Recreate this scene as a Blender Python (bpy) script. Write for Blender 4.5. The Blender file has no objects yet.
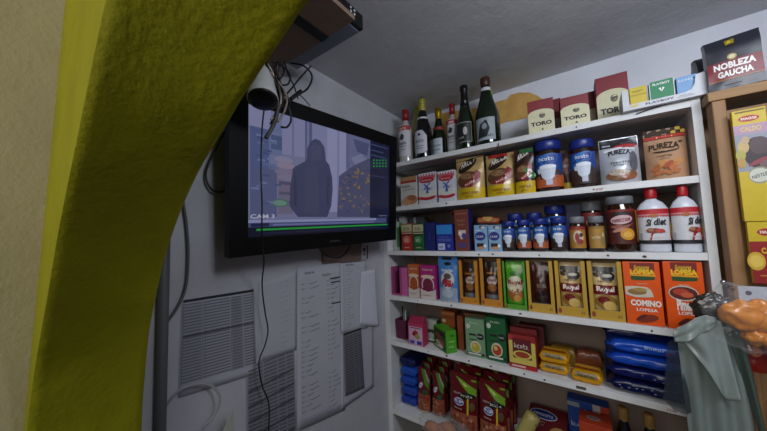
import bpy, math, random
from math import sin, cos, pi, radians
from mathutils import Vector, Matrix, noise
random.seed(7)
C = bpy.context.scene.collection
scene = bpy.context.scene

# ------------------------------------------------------------------ camera
CAM = Vector((0.8966, -1.2496, 1.6315)); FPX = 282.1
YAW, PITCH, ROLL = 0.6329, 0.0721, -0.0323
_f = Vector((-sin(YAW)*cos(PITCH), cos(YAW)*cos(PITCH), sin(PITCH)))
_r0 = Vector((cos(YAW), sin(YAW), 0)); _u0 = _r0.cross(_f)
_r = cos(ROLL)*_r0 + sin(ROLL)*_u0; _u = -sin(ROLL)*_r0 + cos(ROLL)*_u0
cd = bpy.data.cameras.new('camera'); cam = bpy.data.objects.new('camera', cd); C.objects.link(cam)
cd.sensor_width = 36; cd.lens = 36*FPX/767; cd.clip_start = 0.01
M = Matrix((_r, _u, -_f)).transposed().to_4x4(); M.translation = CAM; cam.matrix_world = M
scene.camera = cam

# ------------------------------------------------------------------ light and exposure
w = bpy.data.worlds.new('world'); scene.world = w; w.use_nodes = True
w.node_tree.nodes['Background'].inputs[0].default_value = (0.62, 0.72, 1.0, 1)
w.node_tree.nodes['Background'].inputs[1].default_value = 0.11

def area(name, loc, target, sx, sy, power, col, spread=180):
    d = bpy.data.lights.new(name, 'AREA'); d.shape = 'RECTANGLE'; d.size = sx; d.size_y = sy; d.energy = power; d.color = col; d.spread = radians(spread)
    o = bpy.data.objects.new(name, d); C.objects.link(o); o.location = loc
    o.rotation_euler = (Vector(target)-Vector(loc)).to_track_quat('-Z', 'Y').to_euler(); return o
area('added_upper_fill', (1.2, -1.0, 2.20), (0.7, .28, 2.05), 1.1, .22, 15.5, (0.84, 0.90, 1.0))  # added fill light for the upper shelves and ceiling; no window is built here
area('daylight_shop_front', (.6, -2.8, 2.15), (0.7, 0.2, 1.8), 1.3, .9, 9, (1.0, 0.97, 0.92), 120)
vs = scene.view_settings
vs.view_transform = 'Standard'; vs.look = 'None'; vs.exposure = 0.0; vs.gamma = 1.0; vs.use_curve_mapping = False

# ------------------------------------------------------------------ pixel rays onto true planes (767x431 photograph)
def ray(px, py): return _f + _r*((px-383.5)/FPX) - _u*((py-215.5)/FPX)
def at_x(px, py, X): d = ray(px, py); return CAM + d*((X-CAM.x)/d.x)
def at_y(px, py, Y): d = ray(px, py); return CAM + d*((Y-CAM.y)/d.y)
def at_z(px, py, Z): d = ray(px, py); return CAM + d*((Z-CAM.z)/d.z)

# ------------------------------------------------------------------ materials
_mats = {}
def lin(h):
    h = h.lstrip('#'); o = []
    for i in (0, 2, 4):
        c = int(h[i:i+2], 16)/255; o.append(c/12.92 if c <= .04045 else ((c+.055)/1.055)**2.4)
    return (*o, 1)
def mat(h, rough=.5, metal=0, spec=.5, vary=.10, scale=60, bump=0, coat=0, emit=0, alpha=1, trans=0, key=''):
    k = (h, rough, metal, spec, vary, scale, bump, coat, emit, alpha, trans)
    if k in _mats: return _mats[k]
    m = bpy.data.materials.new('paint_'+h.lstrip('#')); m.use_nodes = True; nt = m.node_tree
    b = nt.nodes['Principled BSDF']; c = lin(h)
    b.inputs['Roughness'].default_value = rough; b.inputs['Metallic'].default_value = metal
    if emit:
        b.inputs['Base Color'].default_value = (0, 0, 0, 1); b.inputs['Emission Color'].default_value = c
        b.inputs['Emission Strength'].default_value = emit
    else:
        tc = nt.nodes.new('ShaderNodeTexCoord'); n = nt.nodes.new('ShaderNodeTexNoise'); n.inputs['Scale'].default_value = scale
        n.inputs['Detail'].default_value = 4
        nt.links.new(tc.outputs['Object'], n.inputs['Vector'])
        mx = nt.nodes.new('ShaderNodeMix'); mx.data_type = 'RGBA'
        mx.inputs[6].default_value = (*[x*(1-vary) for x in c[:3]], 1); mx.inputs[7].default_value = (*[min(1, x*(1+vary)) for x in c[:3]], 1)
        nt.links.new(n.outputs['Fac'], mx.inputs[0]); nt.links.new(mx.outputs[2], b.inputs['Base Color'])
        if bump:
            bp = nt.nodes.new('ShaderNodeBump'); bp.inputs['Strength'].default_value = bump; bp.inputs['Distance'].default_value = .004
            nt.links.new(n.outputs['Fac'], bp.inputs['Height']); nt.links.new(bp.outputs[0], b.inputs['Normal'])
    b.inputs['Specular IOR Level'].default_value = spec
    if coat: b.inputs['Coat Weight'].default_value = coat
    if alpha < 1: b.inputs['Alpha'].default_value = alpha
    if trans: b.inputs['Transmission Weight'].default_value = trans
    _mats[k] = m; return m
def plaster(name, base, stain, rough=.9, bump=.35, fine=70, big=2.2, amount=.5, dist=.01):
    m = bpy.data.materials.new(name); m.use_nodes = True; nt = m.node_tree; N = nt.nodes.new; L = nt.links.new
    b = nt.nodes['Principled BSDF']; b.inputs['Roughness'].default_value = rough
    b.inputs['Specular IOR Level'].default_value = .25
    tc = N('ShaderNodeTexCoord'); n1 = N('ShaderNodeTexNoise'); n1.inputs['Scale'].default_value = big; n1.inputs['Detail'].default_value = 8; n1.inputs['Roughness'].default_value = .65
    n2 = N('ShaderNodeTexNoise'); n2.inputs['Scale'].default_value = fine; n2.inputs['Detail'].default_value = 6
    for n in (n1, n2): L(tc.outputs['Object'], n.inputs['Vector'])
    cr = N('ShaderNodeValToRGB'); cr.color_ramp.elements[0].position = .35; cr.color_ramp.elements[1].position = .68
    cr.color_ramp.elements[0].color = (0, 0, 0, 1); cr.color_ramp.elements[1].color = (amount, amount, amount, 1)
    L(n1.outputs['Fac'], cr.inputs[0])
    mx = N('ShaderNodeMix'); mx.data_type = 'RGBA'; mx.inputs[6].default_value = lin(base); mx.inputs[7].default_value = lin(stain)
    L(cr.outputs[0], mx.inputs[0]); L(mx.outputs[2], b.inputs['Base Color'])
    n3 = N('ShaderNodeTexNoise'); n3.inputs['Scale'].default_value = 14; n3.inputs['Detail'].default_value = 5
    L(tc.outputs['Object'], n3.inputs['Vector'])
    ad = N('ShaderNodeMath'); ad.operation = 'MULTIPLY_ADD'; ad.inputs[1].default_value = .35
    L(n2.outputs['Fac'], ad.inputs[0]); L(n3.outputs['Fac'], ad.inputs[2])
    bp = N('ShaderNodeBump'); bp.inputs['Strength'].default_value = bump; bp.inputs['Distance'].default_value = dist
    L(ad.outputs[0], bp.inputs['Height']); L(bp.outputs[0], b.inputs['Normal'])
    return m
def wood(name, a, bcol, axis='Z', scale=9):
    m = bpy.data.materials.new(name); m.use_nodes = True; nt = m.node_tree; N = nt.nodes.new; L = nt.links.new
    b = nt.nodes['Principled BSDF']; b.inputs['Roughness'].default_value = .6
    tc = N('ShaderNodeTexCoord'); mp = N('ShaderNodeMapping'); s = {'Z': (scale*4, scale*4, scale*.3), 'X': (scale*.3, scale*4, scale*4)}[axis]
    mp.inputs['Scale'].default_value = s; n = N('ShaderNodeTexNoise'); n.inputs['Scale'].default_value = 2.2; n.inputs['Detail'].default_value = 7; n.inputs['Distortion'].default_value = .8
    L(tc.outputs['Object'], mp.inputs[0]); L(mp.outputs[0], n.inputs['Vector'])
    mx = N('ShaderNodeMix'); mx.data_type = 'RGBA'; mx.inputs[6].default_value = lin(a); mx.inputs[7].default_value = lin(bcol)
    L(n.outputs['Fac'], mx.inputs[0]); L(mx.outputs[2], b.inputs['Base Color'])
    bp = N('ShaderNodeBump'); bp.inputs['Strength'].default_value = .25; bp.inputs['Distance'].default_value = .002
    L(n.outputs['Fac'], bp.inputs['Height']); L(bp.outputs[0], b.inputs['Normal'])
    return m
def asmat(c):
    if isinstance(c, str): return mat(c)
    if isinstance(c, tuple): return mat(c[0], **c[1])
    return c

# ------------------------------------------------------------------ mesh builder
class MB:
    def __init__(s): s.v = []; s.f = []; s.m = []; s.ms = []; s.sm = []
    def add(s, vs, fs, col, smooth=False):
        m = asmat(col)
        if m not in s.ms: s.ms.append(m)
        i = s.ms.index(m); o = len(s.v); s.v += [tuple(v) for v in vs]
        for f in fs: s.f.append([o+k for k in f]); s.m.append(i); s.sm.append(smooth)
        return s
    def box(s, x0, x1, y0, y1, z0, z1, col, top=None, side=None):
        vs = [(x0,y0,z0),(x1,y0,z0),(x1,y1,z0),(x0,y1,z0),(x0,y0,z1),(x1,y0,z1),(x1,y1,z1),(x0,y1,z1)]
        s.add(vs, [(0,1,5,4)], col); o = len(s.v)-8
        for f, c in (((3,2,1,0), col), ((4,5,6,7), top or col), ((1,2,6,5), side or col), ((3,0,4,7), side or col), ((2,3,7,6), col)):
            m = asmat(c)
            if m not in s.ms: s.ms.append(m)
            s.f.append([o+k for k in f]); s.m.append(s.ms.index(m)); s.sm.append(False)
        return s
    def grid(s, fn, nu, nv, col, smooth=True, flip=False, colfn=None):
        vs = [fn(i/nu, j/nv) for j in range(nv+1) for i in range(nu+1)]; fs = []
        for j in range(nv):
            for i in range(nu):
                a = j*(nu+1)+i; q = (a, a+1, a+nu+2, a+nu+1); fs.append(q[::-1] if flip else q)
        if colfn is None: return s.add(vs, fs, col, smooth)
        s.add(vs, [], col); o = len(s.v)-len(vs)
        for k, f in enumerate(fs):
            m = asmat(colfn((k % nu+.5)/nu, (k//nu+.5)/nv))
            if m not in s.ms: s.ms.append(m)
            s.f.append([o+q for q in f]); s.m.append(s.ms.index(m)); s.sm.append(smooth)
        return s
    def lathe(s, prof, col, n=24, cx=0, cy=0, caps=True, fx=1.0):
        vs = []; fs = []
        for r, z in prof:
            for k in range(n): a = 2*pi*k/n; vs.append((cx+r*fx*cos(a), cy+r*sin(a), z))
        for j in range(len(prof)-1):
            for k in range(n): k2 = (k+1) % n; fs.append((j*n+k, j*n+k2, (j+1)*n+k2, (j+1)*n+k))
        if caps: fs.append(tuple(range(n))[::-1]); fs.append(tuple((len(prof)-1)*n+k for k in range(n)))
        return s.add(vs, fs, col, True)
    def tube(s, pts, r, col, n=8, rfn=None, sub=4):
        P = [Vector(p) for p in pts]
        if sub > 1 and len(P) > 2: P = smooth_path(P, sub)
        vs = []; fs = []; up = Vector((.3, .2, 1)).normalized()
        for i, p in enumerate(P):
            t = (P[min(i+1, len(P)-1)]-P[max(i-1, 0)]).normalized()
            a = t.cross(up)
            if a.length < .1: a = t.cross(Vector((1, 0, 0)))
            a.normalize(); b = t.cross(a); rr = r*(rfn(i/(len(P)-1)) if rfn else 1)
            for k in range(n): q = 2*pi*k/n; vs.append(p+a*rr*cos(q)+b*rr*sin(q))
        for i in range(len(P)-1):
            for k in range(n): k2 = (k+1) % n; fs.append((i*n+k, i*n+k2, (i+1)*n+k2, (i+1)*n+k))
        fs.append(tuple(range(n))[::-1]); fs.append(tuple((len(P)-1)*n+k for k in range(n)))
        return s.add(vs, fs, col, True)
    def art(s, S, items, lift=.0004):
        """flat printed shapes in panel fractions laid on the surface S(u, v, offset)"""
        for k, it in enumerate(items):
            o = lift*(1+min(k*.35, 3.5)+k*.03); t = it[0]
            if t == 'r':
                _, x0, y0, x1, y1, c = it; nu = max(1, int(abs(x1-x0)*14)); nv = max(1, int(abs(y1-y0)*12))
                s.grid(lambda u, v: S(x0+(x1-x0)*u, y0+(y1-y0)*v, o), nu, nv, c)
            elif t == 'e':
                _, cx, cy, rx, ry, c = it[:6]; an = it[6] if len(it) > 6 else 0
                vs = [S(cx, cy, o)]; fs = []; n = 22
                for q in (.5, 1):
                    for j in range(n):
                        a = 2*pi*j/n; X = rx*cos(a)*q; Y = ry*sin(a)*q
                        vs.append(S(cx+X*cos(an)-Y*sin(an), cy+X*sin(an)+Y*cos(an), o))
                for j in range(n):
                    j2 = (j+1) % n; fs.append((0, 1+j, 1+j2)); fs.append((1+j, 1+n+j, 1+n+j2, 1+j2))
                s.add(vs, fs, c, True)
            elif t == 'p':
                P = it[1]; n = len(P)
                if getattr(S, 'curved', False):
                    gx = sum(p[0] for p in P)/n; gy = sum(p[1] for p in P)/n; vs = [S(gx, gy, o)]; fs = []
                    P = [(a[0]+(b[0]-a[0])*q/4, a[1]+(b[1]-a[1])*q/4) for a, b in zip(P, P[1:]+P[:1]) for q in range(4)]; n = len(P)
                    for q in (.34, .67, 1): vs += [S(gx+(x-gx)*q, gy+(y-gy)*q, o) for x, y in P]
                    for j in range(n):
                        j2 = (j+1) % n; fs.append((0, 1+j, 1+j2))
                        for q in (0, 1): fs.append((1+q*n+j, 1+(q+1)*n+j, 1+(q+1)*n+j2, 1+q*n+j2))
                    s.add(vs, fs, it[2], True)
                else: s.add([S(x, y, o) for x, y in P], [tuple(range(n))], it[2])
            elif t == 't':
                _, txt, cx, cy, wd, hg, c = it[:7]; op = it[7] if len(it) > 7 else {}
                vs, fs = glyphs(txt, op.get('bold', .02), op.get('shear', 0)); an = op.get('rot', 0); q = []
                for x, y in vs:
                    X = (x-.5)*wd; Y = (y-.5)*hg+op.get('arc', 0)*(1-(2*x-1)**2)
                    q.append(S(cx+X*cos(an)-Y*sin(an), cy+X*sin(an)+Y*cos(an), o))
                s.add(q, fs, c)
        return s
    def build(s, name, parent=None, bevel=0, loc=None, rot=None):
        me = bpy.data.meshes.new(name); me.from_pydata(s.v, [], s.f)
        for m in s.ms: me.materials.append(m)
        me.polygons.foreach_set('material_index', s.m); me.polygons.foreach_set('use_smooth', s.sm); me.update()
        o = bpy.data.objects.new(name, me); C.objects.link(o)
        if parent: o.parent = parent
        if loc is not None: o.location = loc
        if rot is not None: o.rotation_euler = rot
        if bevel:
            b = o.modifiers.new('edge', 'BEVEL'); b.width = bevel; b.segments = 2; b.limit_method = 'ANGLE'
        return o
def smooth_path(P, sub):
    out = []
    for i in range(len(P)-1):
        p0 = P[max(i-1, 0)]; p1 = P[i]; p2 = P[i+1]; p3 = P[min(i+2, len(P)-1)]
        for k in range(sub):
            t = k/sub; out.append(.5*((2*p1)+(p2-p0)*t+(2*p0-5*p1+4*p2-p3)*t*t+(3*p1-p0-3*p2+p3)*t**3))
    return out+[P[-1]]
_gl = {}
def glyphs(txt, bold, shear):
    k = (txt, bold, shear)
    if k in _gl: return _gl[k]
    if txt[0] == '~':                       # writing too small to read in the photograph: a run of letter-like strokes
        n = int(txt[1:]); rr = random.Random(n); vs = []; fs = []
        for i in range(n):
            x0 = i/n; x1 = (i+.72)/n; h = rr.choice((.7, .7, 1, .75)); st = .16/n*1.6
            for a, b, c, d in ((x0, x0+st, 0, h), rr.choice(((x1-st, x1, 0, .7), (x0, x1, .55, .72))), rr.choice(((x0, x1, 0, .17), (x0, x1, .5, .68), (x1-st, x1, .1, .7)))):
                o = len(vs); vs += [(a, c), (b, c), (b, d), (a, d)]; fs.append((o, o+1, o+2, o+3))
        _gl[k] = (vs, fs); return _gl[k]
    cu = bpy.data.curves.new('t', 'FONT'); cu.body = txt; cu.size = 1; cu.offset = bold; cu.shear = shear; cu.resolution_u = 2
    o = bpy.data.objects.new('t', cu); C.objects.link(o)
    me = o.evaluated_get(bpy.context.evaluated_depsgraph_get()).to_mesh()
    vs = [(v.co.x, v.co.y) for v in me.vertices]; fs = [tuple(p.vertices) for p in me.polygons]
    x0 = min(v[0] for v in vs); x1 = max(v[0] for v in vs); y0 = min(v[1] for v in vs); y1 = max(v[1] for v in vs)
    vs = [((x-x0)/(x1-x0), (y-y0)/(y1-y0)) for x, y in vs]
    bpy.data.objects.remove(o); bpy.data.curves.remove(cu); _gl[k] = (vs, fs); return _gl[k]

def thing(name, label, cat, loc=(0, 0, 0), rz=0, group=None, rot=None):
    o = bpy.data.objects.new(name, None); C.objects.link(o); o.location = loc; o.rotation_euler = rot or (0, 0, rz)
    o.empty_display_size = .02; return tag(o, label, cat, group)
def tag(o, label, cat, group=None):
    o['label'] = label; o['category'] = cat
    if group: o['group'] = group
    return o
def struct(mb, name):
    o = mb.build(name); o['kind'] = 'structure'; return o

# ------------------------------------------------------------------ the room
ZC = 2.3665; YB = .2858; XL = -.0284; W = 1.17
Z = [None, 2.021, 1.7845, 1.55, 1.3137, 1.079, .7312]      # board tops
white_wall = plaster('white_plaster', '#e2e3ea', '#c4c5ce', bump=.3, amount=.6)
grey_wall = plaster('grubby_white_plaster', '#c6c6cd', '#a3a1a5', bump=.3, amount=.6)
cream_wall = plaster('cream_plaster', '#dccfa8', '#c0b592', bump=.25, amount=.5, fine=120)
ceil_mat = plaster('ceiling_plaster', '#d2d2d6', '#bcbcc2', bump=.22, fine=70, amount=.6)
lime = plaster('lime_yellow_paint', '#9a9610', '#827e0a', bump=.6, fine=110, amount=.6, rough=.75, big=5, dist=.008)
floor_mat = plaster('floor_cement', '#4a4642', '#3a3733', bump=.2)
NEAR, FAR = -1.20, -1.04
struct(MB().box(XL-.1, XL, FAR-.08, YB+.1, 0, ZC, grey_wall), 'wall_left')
struct(MB().box(XL-.1, XL, -3.4, FAR-.08, 0, 2.9, cream_wall), 'wall_entrance')
struct(MB().box(XL, 2.7, YB, YB+.1, 0, ZC, white_wall), 'wall_back')
struct(MB().box(2.6, 2.7, -1.0, YB, 0, .7, white_wall).box(2.6, 2.7, -3.4, -1.0, 0, 2.9, white_wall), 'wall_right')
struct(MB().box(XL-.1, 2.7, FAR-.08, YB+.1, ZC, ZC+.1, ceil_mat), 'ceiling')
struct(MB().box(XL-.1, 2.7, -3.4, YB+.1, -.1, 0, floor_mat), 'floor')

# arch between the two rooms: near and far profiles, plastered soffit between them
def arch_wall():
    farp = [(.034, 0), (.036, .6), (.038, 1.0), (.042, 1.2), (.053, 1.32), (.08, 1.437), (.114, 1.507), (.166, 1.596), (.245, 1.686), (.336, 1.758), (.42, 1.806), (.493, 1.846), (.583, 1.887), (.648, 1.915), (.8, 1.975), (.95, 2.03), (1.1, 2.07), (1.3, 2.09)]
    nearp = [(.012, 0), (.016, .6), (.022, 1.0), (.04, 1.25), (.068, 1.38), (.12, 1.47), (.175, 1.547), (.22, 1.62), (.28, 1.695), (.348, 1.765), (.39, 1.81), (.437, 1.858), (.482, 1.9), (.56, 1.95), (.68, 2.0), (.85, 2.05), (1.05, 2.085), (1.3, 2.1)]
    def full(p): return p+[(2.6-x, z) for x, z in reversed(p[:-1])]
    def dense(p): return [(v.x, v.z) for v in smooth_path([Vector((x, 0, z)) for x, z in full(p)], 8)]
    def even(P, n):
        L = [0]
        for a, b in zip(P, P[1:]): L.append(L[-1]+math.dist(a, b))
        out = []; j = 0
        for k in range(n):
            t = L[-1]*k/(n-1)
            while j < len(P)-2 and L[j+1] < t: j += 1
            f = (t-L[j])/(L[j+1]-L[j]); out.append((P[j][0]+(P[j+1][0]-P[j][0])*f, P[j][1]+(P[j+1][1]-P[j][1])*f))
        return out
    A = even(dense(nearp), 281); B = even(dense(farp), 281); n = 281; nd = 24; mb = MB()
    def rough(x, y, z, amp): return noise.noise(Vector((x*9, y*9, z*9)))*amp+noise.noise(Vector((x*30, y*30, z*30)))*amp*.45
    def near_y(z): return NEAR+.002+.0275*(min(z, 2.4)-1.6)   # this old wall leans a little
    def soff(u, v):
        k = min(n-1, int(round(u*(n-1)))); t = v; x = A[k][0]*(1-t)+B[k][0]*t; z = A[k][1]*(1-t)+B[k][1]*t
        k0, k1 = max(0, k-1), min(n-1, k+1); dx = A[k1][0]-A[k0][0]; dz = A[k1][1]-A[k0][1]; l = math.hypot(dx, dz) or 1
        nx, nz = dz/l, -dx/l                                  # towards the opening
        e = .004*(max(0, 1-t/.05)**2+max(0, (t-.95)/.05)**2)   # worn round edges
        yn = near_y(z); y = yn+(FAR-yn)*t; q = rough(x, y, z, .0016)-e
        return (x+nx*q, y, z+nz*q)
    mb.grid(soff, n-1, nd, lime)
    # near and far faces above and beside the opening, meeting the soffit's edge
    for j, y, fl in ((0, NEAR, True), (1, FAR, False)):
        def face(u, v, j=j, y=y):
            k = min(n-1, int(round(u*(n-1)))); x, yy, z = soff(u, j)
            s = u*2-1
            # outer rim: left side, top, right side
            if u < .42: tx, tz = XL, z
            elif u > .58: tx, tz = 2.7, z
            else: tx, tz = XL+(2.7-XL)*(u-.42)/.16, 2.9
            if .30 < u <= .42: tz = z+(2.9-z)*((u-.30)/.12)
            if .58 <= u < .70: tz = z+(2.9-z)*((.70-u)/.12)
            b = rough(x+(tx-x)*v, y, z+(tz-z)*v, .0012)*(0 if v in (0, 1) else 1)
            if j == 0: yy = near_y(z+(tz-z)*v)
            return (x+(tx-x)*v, yy+b if v > 0 else yy, z+(tz-z)*v)
        mb.grid(face, n-1, 12, lime, flip=fl)
    return struct(mb, 'wall_arch')
arch_wall()

# ochre patch where the paint has come off the back wall
pm = MB(); pts = []
for top, bot in (([(440,114),(452,111),(466,110),(482,106.5),(492,104),(499,101),(507,98.5),(510,95),(519,92),(529,92.5),(537,95),(543,99),(556,100),(566,99),(574,101),(590,104)],
                  [(440,150),(452,150),(466,150),(482,150),(492,127),(499,124),(507,122.5),(510,121),(519,119),(529,117),(537,115),(543,113.5),(556,112),(566,112),(574,112),(590,110)]),):
    fr = [at_y(x, y, YB-.003)+Vector((0, 0, random.uniform(-.004, .004))) for x, y in top]; lo = [at_y(x, y, YB-.003)+Vector((0, 0, random.uniform(-.004, .004))) for x, y in bot]; n = len(fr)
    for p in lo: p.z = max(p.z, 2.0)
    bk = [(p.x, YB+.001, p.z+.003) for p in fr]; fr = [tuple(p) for p in fr]; lo = [tuple(p) for p in lo]
pm.add(fr+lo+bk, [(i, n+i, n+i+1, i+1) for i in range(n-1)]+[(2*n+i, i, i+1, 2*n+i+1) for i in range(n-1)], plaster('ochre_old_paint', '#d9ac66', '#bf9148', bump=.3, amount=.8, big=12))
o = struct(pm, 'trim_1'); tag(o, 'irregular ochre patch of bared plaster behind the bottles', 'wall patch')
o['kind'] = 'structure'

# round grey pipe down the left wall
mb = MB(); mb.tube([(XL+.012, -.990, 0), (XL+.012, -.990, ZC)], .013, ('#5c5d60', dict(rough=.6)), n=14, sub=1)
tag(mb.build('conduit_pipe'), 'dark grey vertical conduit on the wall beside the arch', 'pipe')

# ------------------------------------------------------------------ the shelf unit
paint_white = plaster('chipped_white_shelf_paint', '#e2e2e2', '#a8a49c', rough=.55, bump=.12, fine=60, big=7, amount=.35)
su = thing('shelf_unit', 'built-in white painted shelf unit filling the back wall', 'shelf', (0, 0, 0))
T = .022
MB().box(-.0275, 0, 0, YB-.001, .0, Z[1]-T-.001, paint_white).build('side_panel', su, .001)
MB().box(W, W+.0205, 0, YB-.001, .0, Z[1]-.002, paint_white).build('side_panel', su, .001)
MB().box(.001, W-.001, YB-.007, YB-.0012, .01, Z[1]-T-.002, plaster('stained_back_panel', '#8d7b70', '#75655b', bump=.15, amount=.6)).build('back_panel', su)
marks = {1: [(.75, .5)], 2: [(.78, .45), (.3, .6)], 3: [(.33, .5), (.42, .4), (.47, .5), (.62, .4), (.80, .5), (.88, .4)],
         4: [(.15, .5), (.3, .4), (.55, .5), (.88, .4)], 5: [(.19, .5), (.36, .55), (.44, .5), (.55, .6), (.61, .4), (.27, .5)], 6: []}
for i in range(1, 7):
    m = MB().box(0.0005 if i > 1 else -.0275, W-.0005 if i > 1 else W+.0205, 0.001, YB-.0075, Z[i]-T, Z[i], paint_white)
    fs = lambda u, v, q, i=i: (u*W, .001-q, Z[i]-T+v*T)
    m.art(fs, [('e', u, v, .0022+.0012*((k*7) % 3), .14+.05*(k % 2), '#3f3a34') for k, (u, v) in enumerate(marks[i])])
    if i == 2: m.art(fs, [('t', '~3', .795, .45, .02, .45, '#b04a3a')])
    if i == 5: m.art(fs, [('t', '~4', .905, .45, .02, .4, '#b8503c'), ('r', .695, .3, .72, .75, '#5a5048')])
    m.build('shelf_board', su)

# ------------------------------------------------------------------ product builders (front faces -y, base centre at the empty)
class Spot: pass
def spot(box, board, y=None, d=.04, fit=.97):
    """true place of an item whose front face fills box=(left, top, right, bottom) in the photograph"""
    xl, yt, xr, yb = box; zb = Z[board]; xm = (xl+xr)/2; ym = (yt+yb)/2
    if y is None: y = min(.11, max(.008, at_z(xm, yb, zb).y))
    a = at_y(xl, ym, y); b = at_y(xr, ym, y); t = at_y(xm, yt, y)
    if board > 1: a.x = max(a.x, .004); b.x = min(b.x, W-.003)
    if board > 1: t.z = min(t.z, Z[board-1]-T-.003)
    s = Spot(); s.w = (b.x-a.x)*fit; s.h = t.z-zb; s.x = (a.x+b.x)/2; s.y = y; s.z = zb; s.z = zb+.0007; s.h -= .0007; s.loc = (s.x, y+d/2, s.z); s.d = d
    return s
def flat(w, h, d): return lambda u, v, o: ((u-.5)*w, -d/2-o, v*h)
def cyl(r, z0, z1, A=1.2, fx=1.0):
    rr = r if callable(r) else (lambda v: r)
    def S(u, v, o): a = (u-.5)*2*A; return ((rr(v)+o)*fx*sin(a), -(rr(v)+o)*cos(a), z0+(z1-z0)*v)
    S.curved = True
    return S

def carton(name, label, cat, box, board, col, art=[], d=.05, y=None, rz=0, top=None, side=None, group=None, side_art=None, part='carton', lean=0, fit=.97):
    s = spot(box, board, y, d, fit); t = thing(name, label, cat, s.loc, 0, group, rot=(lean, 0, rz))
    body = MB().box(-s.w/2, s.w/2, -d/2, d/2, 0, s.h, col, top, side).build(part, t, .0012)
    m = MB()
    if art: m.art(flat(s.w, s.h, d), art)
    if side_art: m.art(lambda u, v, o: (s.w/2+o, (u-.5)*d, v*s.h), side_art)
    if m.v: m.build('front_print', body)
    return t, s
def pouch_fn(w, h, d, kind):
    def T(u, v):
        e = max(0, sin(pi*min(1, max(0, u))))**.55
        if kind == 'stand': q = (1-max(0, (v-.05)/.88)**2.2) if v < .93 else 0; q = max(q, 0)*(.82+.18*min(1, v/.1))
        else: q = max(0, sin(pi*min(1, max(0, (v-.06)/.88))))**.6
        return max(d/2*e*q, .0008)
    def S(u, v, o):
        pin = 1-.085*T(u, v)/(d/2) - (.03*sin(pi*v) if kind != 'stand' else .02*v)
        wr = .0022*noise.noise(Vector((u*5+w*99, v*7, h*77)))+.0012*noise.noise(Vector((u*13, v*15, h*77)))
        return ((u-.5)*w*pin, -T(u, v)-o+wr, v*h)
    S.curved = True
    return S, T
def pouch(name, label, cat, box, board, col, art=[], d=.05, y=None, rz=0, kind='stand', group=None, lean=0, gloss=.3, fit=.98, top=None):
    s = spot(box, board, y, d, fit); t = thing(name, label, cat, s.loc, 0, group, rot=(lean, 0, rz))
    pouch_at(t, s.w, s.h, d, col, art, kind, gloss, top); return t, s
def pouch_at(t, w, h, d, col, art, kind='stand', gloss=.3, top=None, part='film_bag'):
    S, T = pouch_fn(w, h, d, kind); c = (col, dict(rough=gloss, vary=.12, scale=30)) if isinstance(col, str) else col
    m = MB(); m.grid(lambda u, v: S(u, v, 0), 16, 18, c)
    m.grid(lambda u, v: (lambda p: (p[0], -p[1]*.9+(.001), p[2]))(S(u, v, 0)), 16, 18, c, flip=True)
    vs = [S(u/16, 0, 0) for u in range(17)]; n = 17
    m.add(vs+[(x, -y*.9+.001, z) for x, y, z in vs], [(i, i+n, i+n+1, i+1) for i in range(16)], c)
    body = m.build(part, t)
    if art: MB().art(S, [gl(a, gloss) for a in art], .0009).build('front_print', body)
    if top: MB().grid(lambda u, v: S(u, .945+.055*v, .0022), 16, 2, top).grid(lambda u, v: (lambda p: (p[0], -p[1]+.002, p[2]))(S(u, .945+.055*v, .0006)), 16, 2, top, flip=True).build('sealed_top', t)
def gl(a, g):
    a = list(a); ix = {'r': 5, 'e': 5, 'p': 2, 't': 6}[a[0]]
    if isinstance(a[ix], str): a[ix] = (a[ix], dict(rough=g, vary=.1, scale=40))
    return tuple(a)
GLASS_BROWN = ('#2a1409', dict(rough=.12, vary=.3, scale=25, coat=.5))
def jar(name, label, box, board, y, lid, lidh, body=GLASS_BROWN, art=[], group=None, lab=(.14, .78), fx=1.0, A=1.25, labcol=None, shoulder=.93, cat='jar'):
    s = spot(box, board, y, .01); s = spot(box, board, y+s.w/2, .01); r = s.w/2; h = s.h; s.y = y; t = thing(name, label, cat, (s.x, s.y+r, s.z), 0, group)
    hb = h*(1-lidh)
    MB().lathe([(r*.86, 0), (r*.97, .004), (r, h*.03), (r*1.0, hb*.45), (r*.985, hb*.80), (r*shoulder, hb*.93), (r*.84, hb), (r*.84, hb+.004)], body, 28).build('jar_body', t)
    MB().lathe([(r*.90, hb+.0005), (r*.97, hb+.004), (r*.98, h-.006), (r*.94, h-.001), (r*.6, h)], lid, 28).build('lid', t)
    S = cyl(lambda v: r*1.004, h*lab[0], hb*lab[1]/.9, A); m = MB()
    if labcol: m.art(S, [('r', 0, 0, 1, 1, labcol)], .0006)
    m.art(S, art, .0012); m.build('paper_label', t); return t, s

# ------------------------------------------------------------------ topmost board: bottles
def bottle(label, box, prof, glass, y, cap=None, labels=[], group='bottles on the topmost board', board=1, extra=None, z0=None):
    """prof: (radius fraction, height fraction) list; cap: (from fraction, colour, radius fractions)"""
    s = spot(box, board, y, .01); s = spot(box, board, y+s.w/2, .01); r = s.w/2; h = s.h; s.y = y; t = thing('glass_bottle', label, 'bottle', (s.x, s.y+r, s.z), 0, group)
    ptop = [(a*r, b*h) for a, b in prof]; MB().lathe(ptop, glass, 28).build('bottle_glass', t)
    if cap: MB().lathe([(a*r, b*h) for a, b in cap[1]], cap[0], 20).build(cap[2], t)
    for (v0, v1, A, rr, arts, col, nm) in labels:
        S = cyl(lambda v: rr*r*1.012, v0*h, v1*h, A); m = MB()
        if col: m.art(S, [('r', 0, 0, 1, 1, col)], .0005)
        m.art(S, arts, .001); m.build(nm, t)
    return t, s
WINE = [(.9, 0), (.98, .01), (1, .03), (1, .45), (.97, .52), (.8, .60), (.52, .70), (.38, .78), (.34, .86), (.34, .99), (.3, 1.0)]
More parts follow.
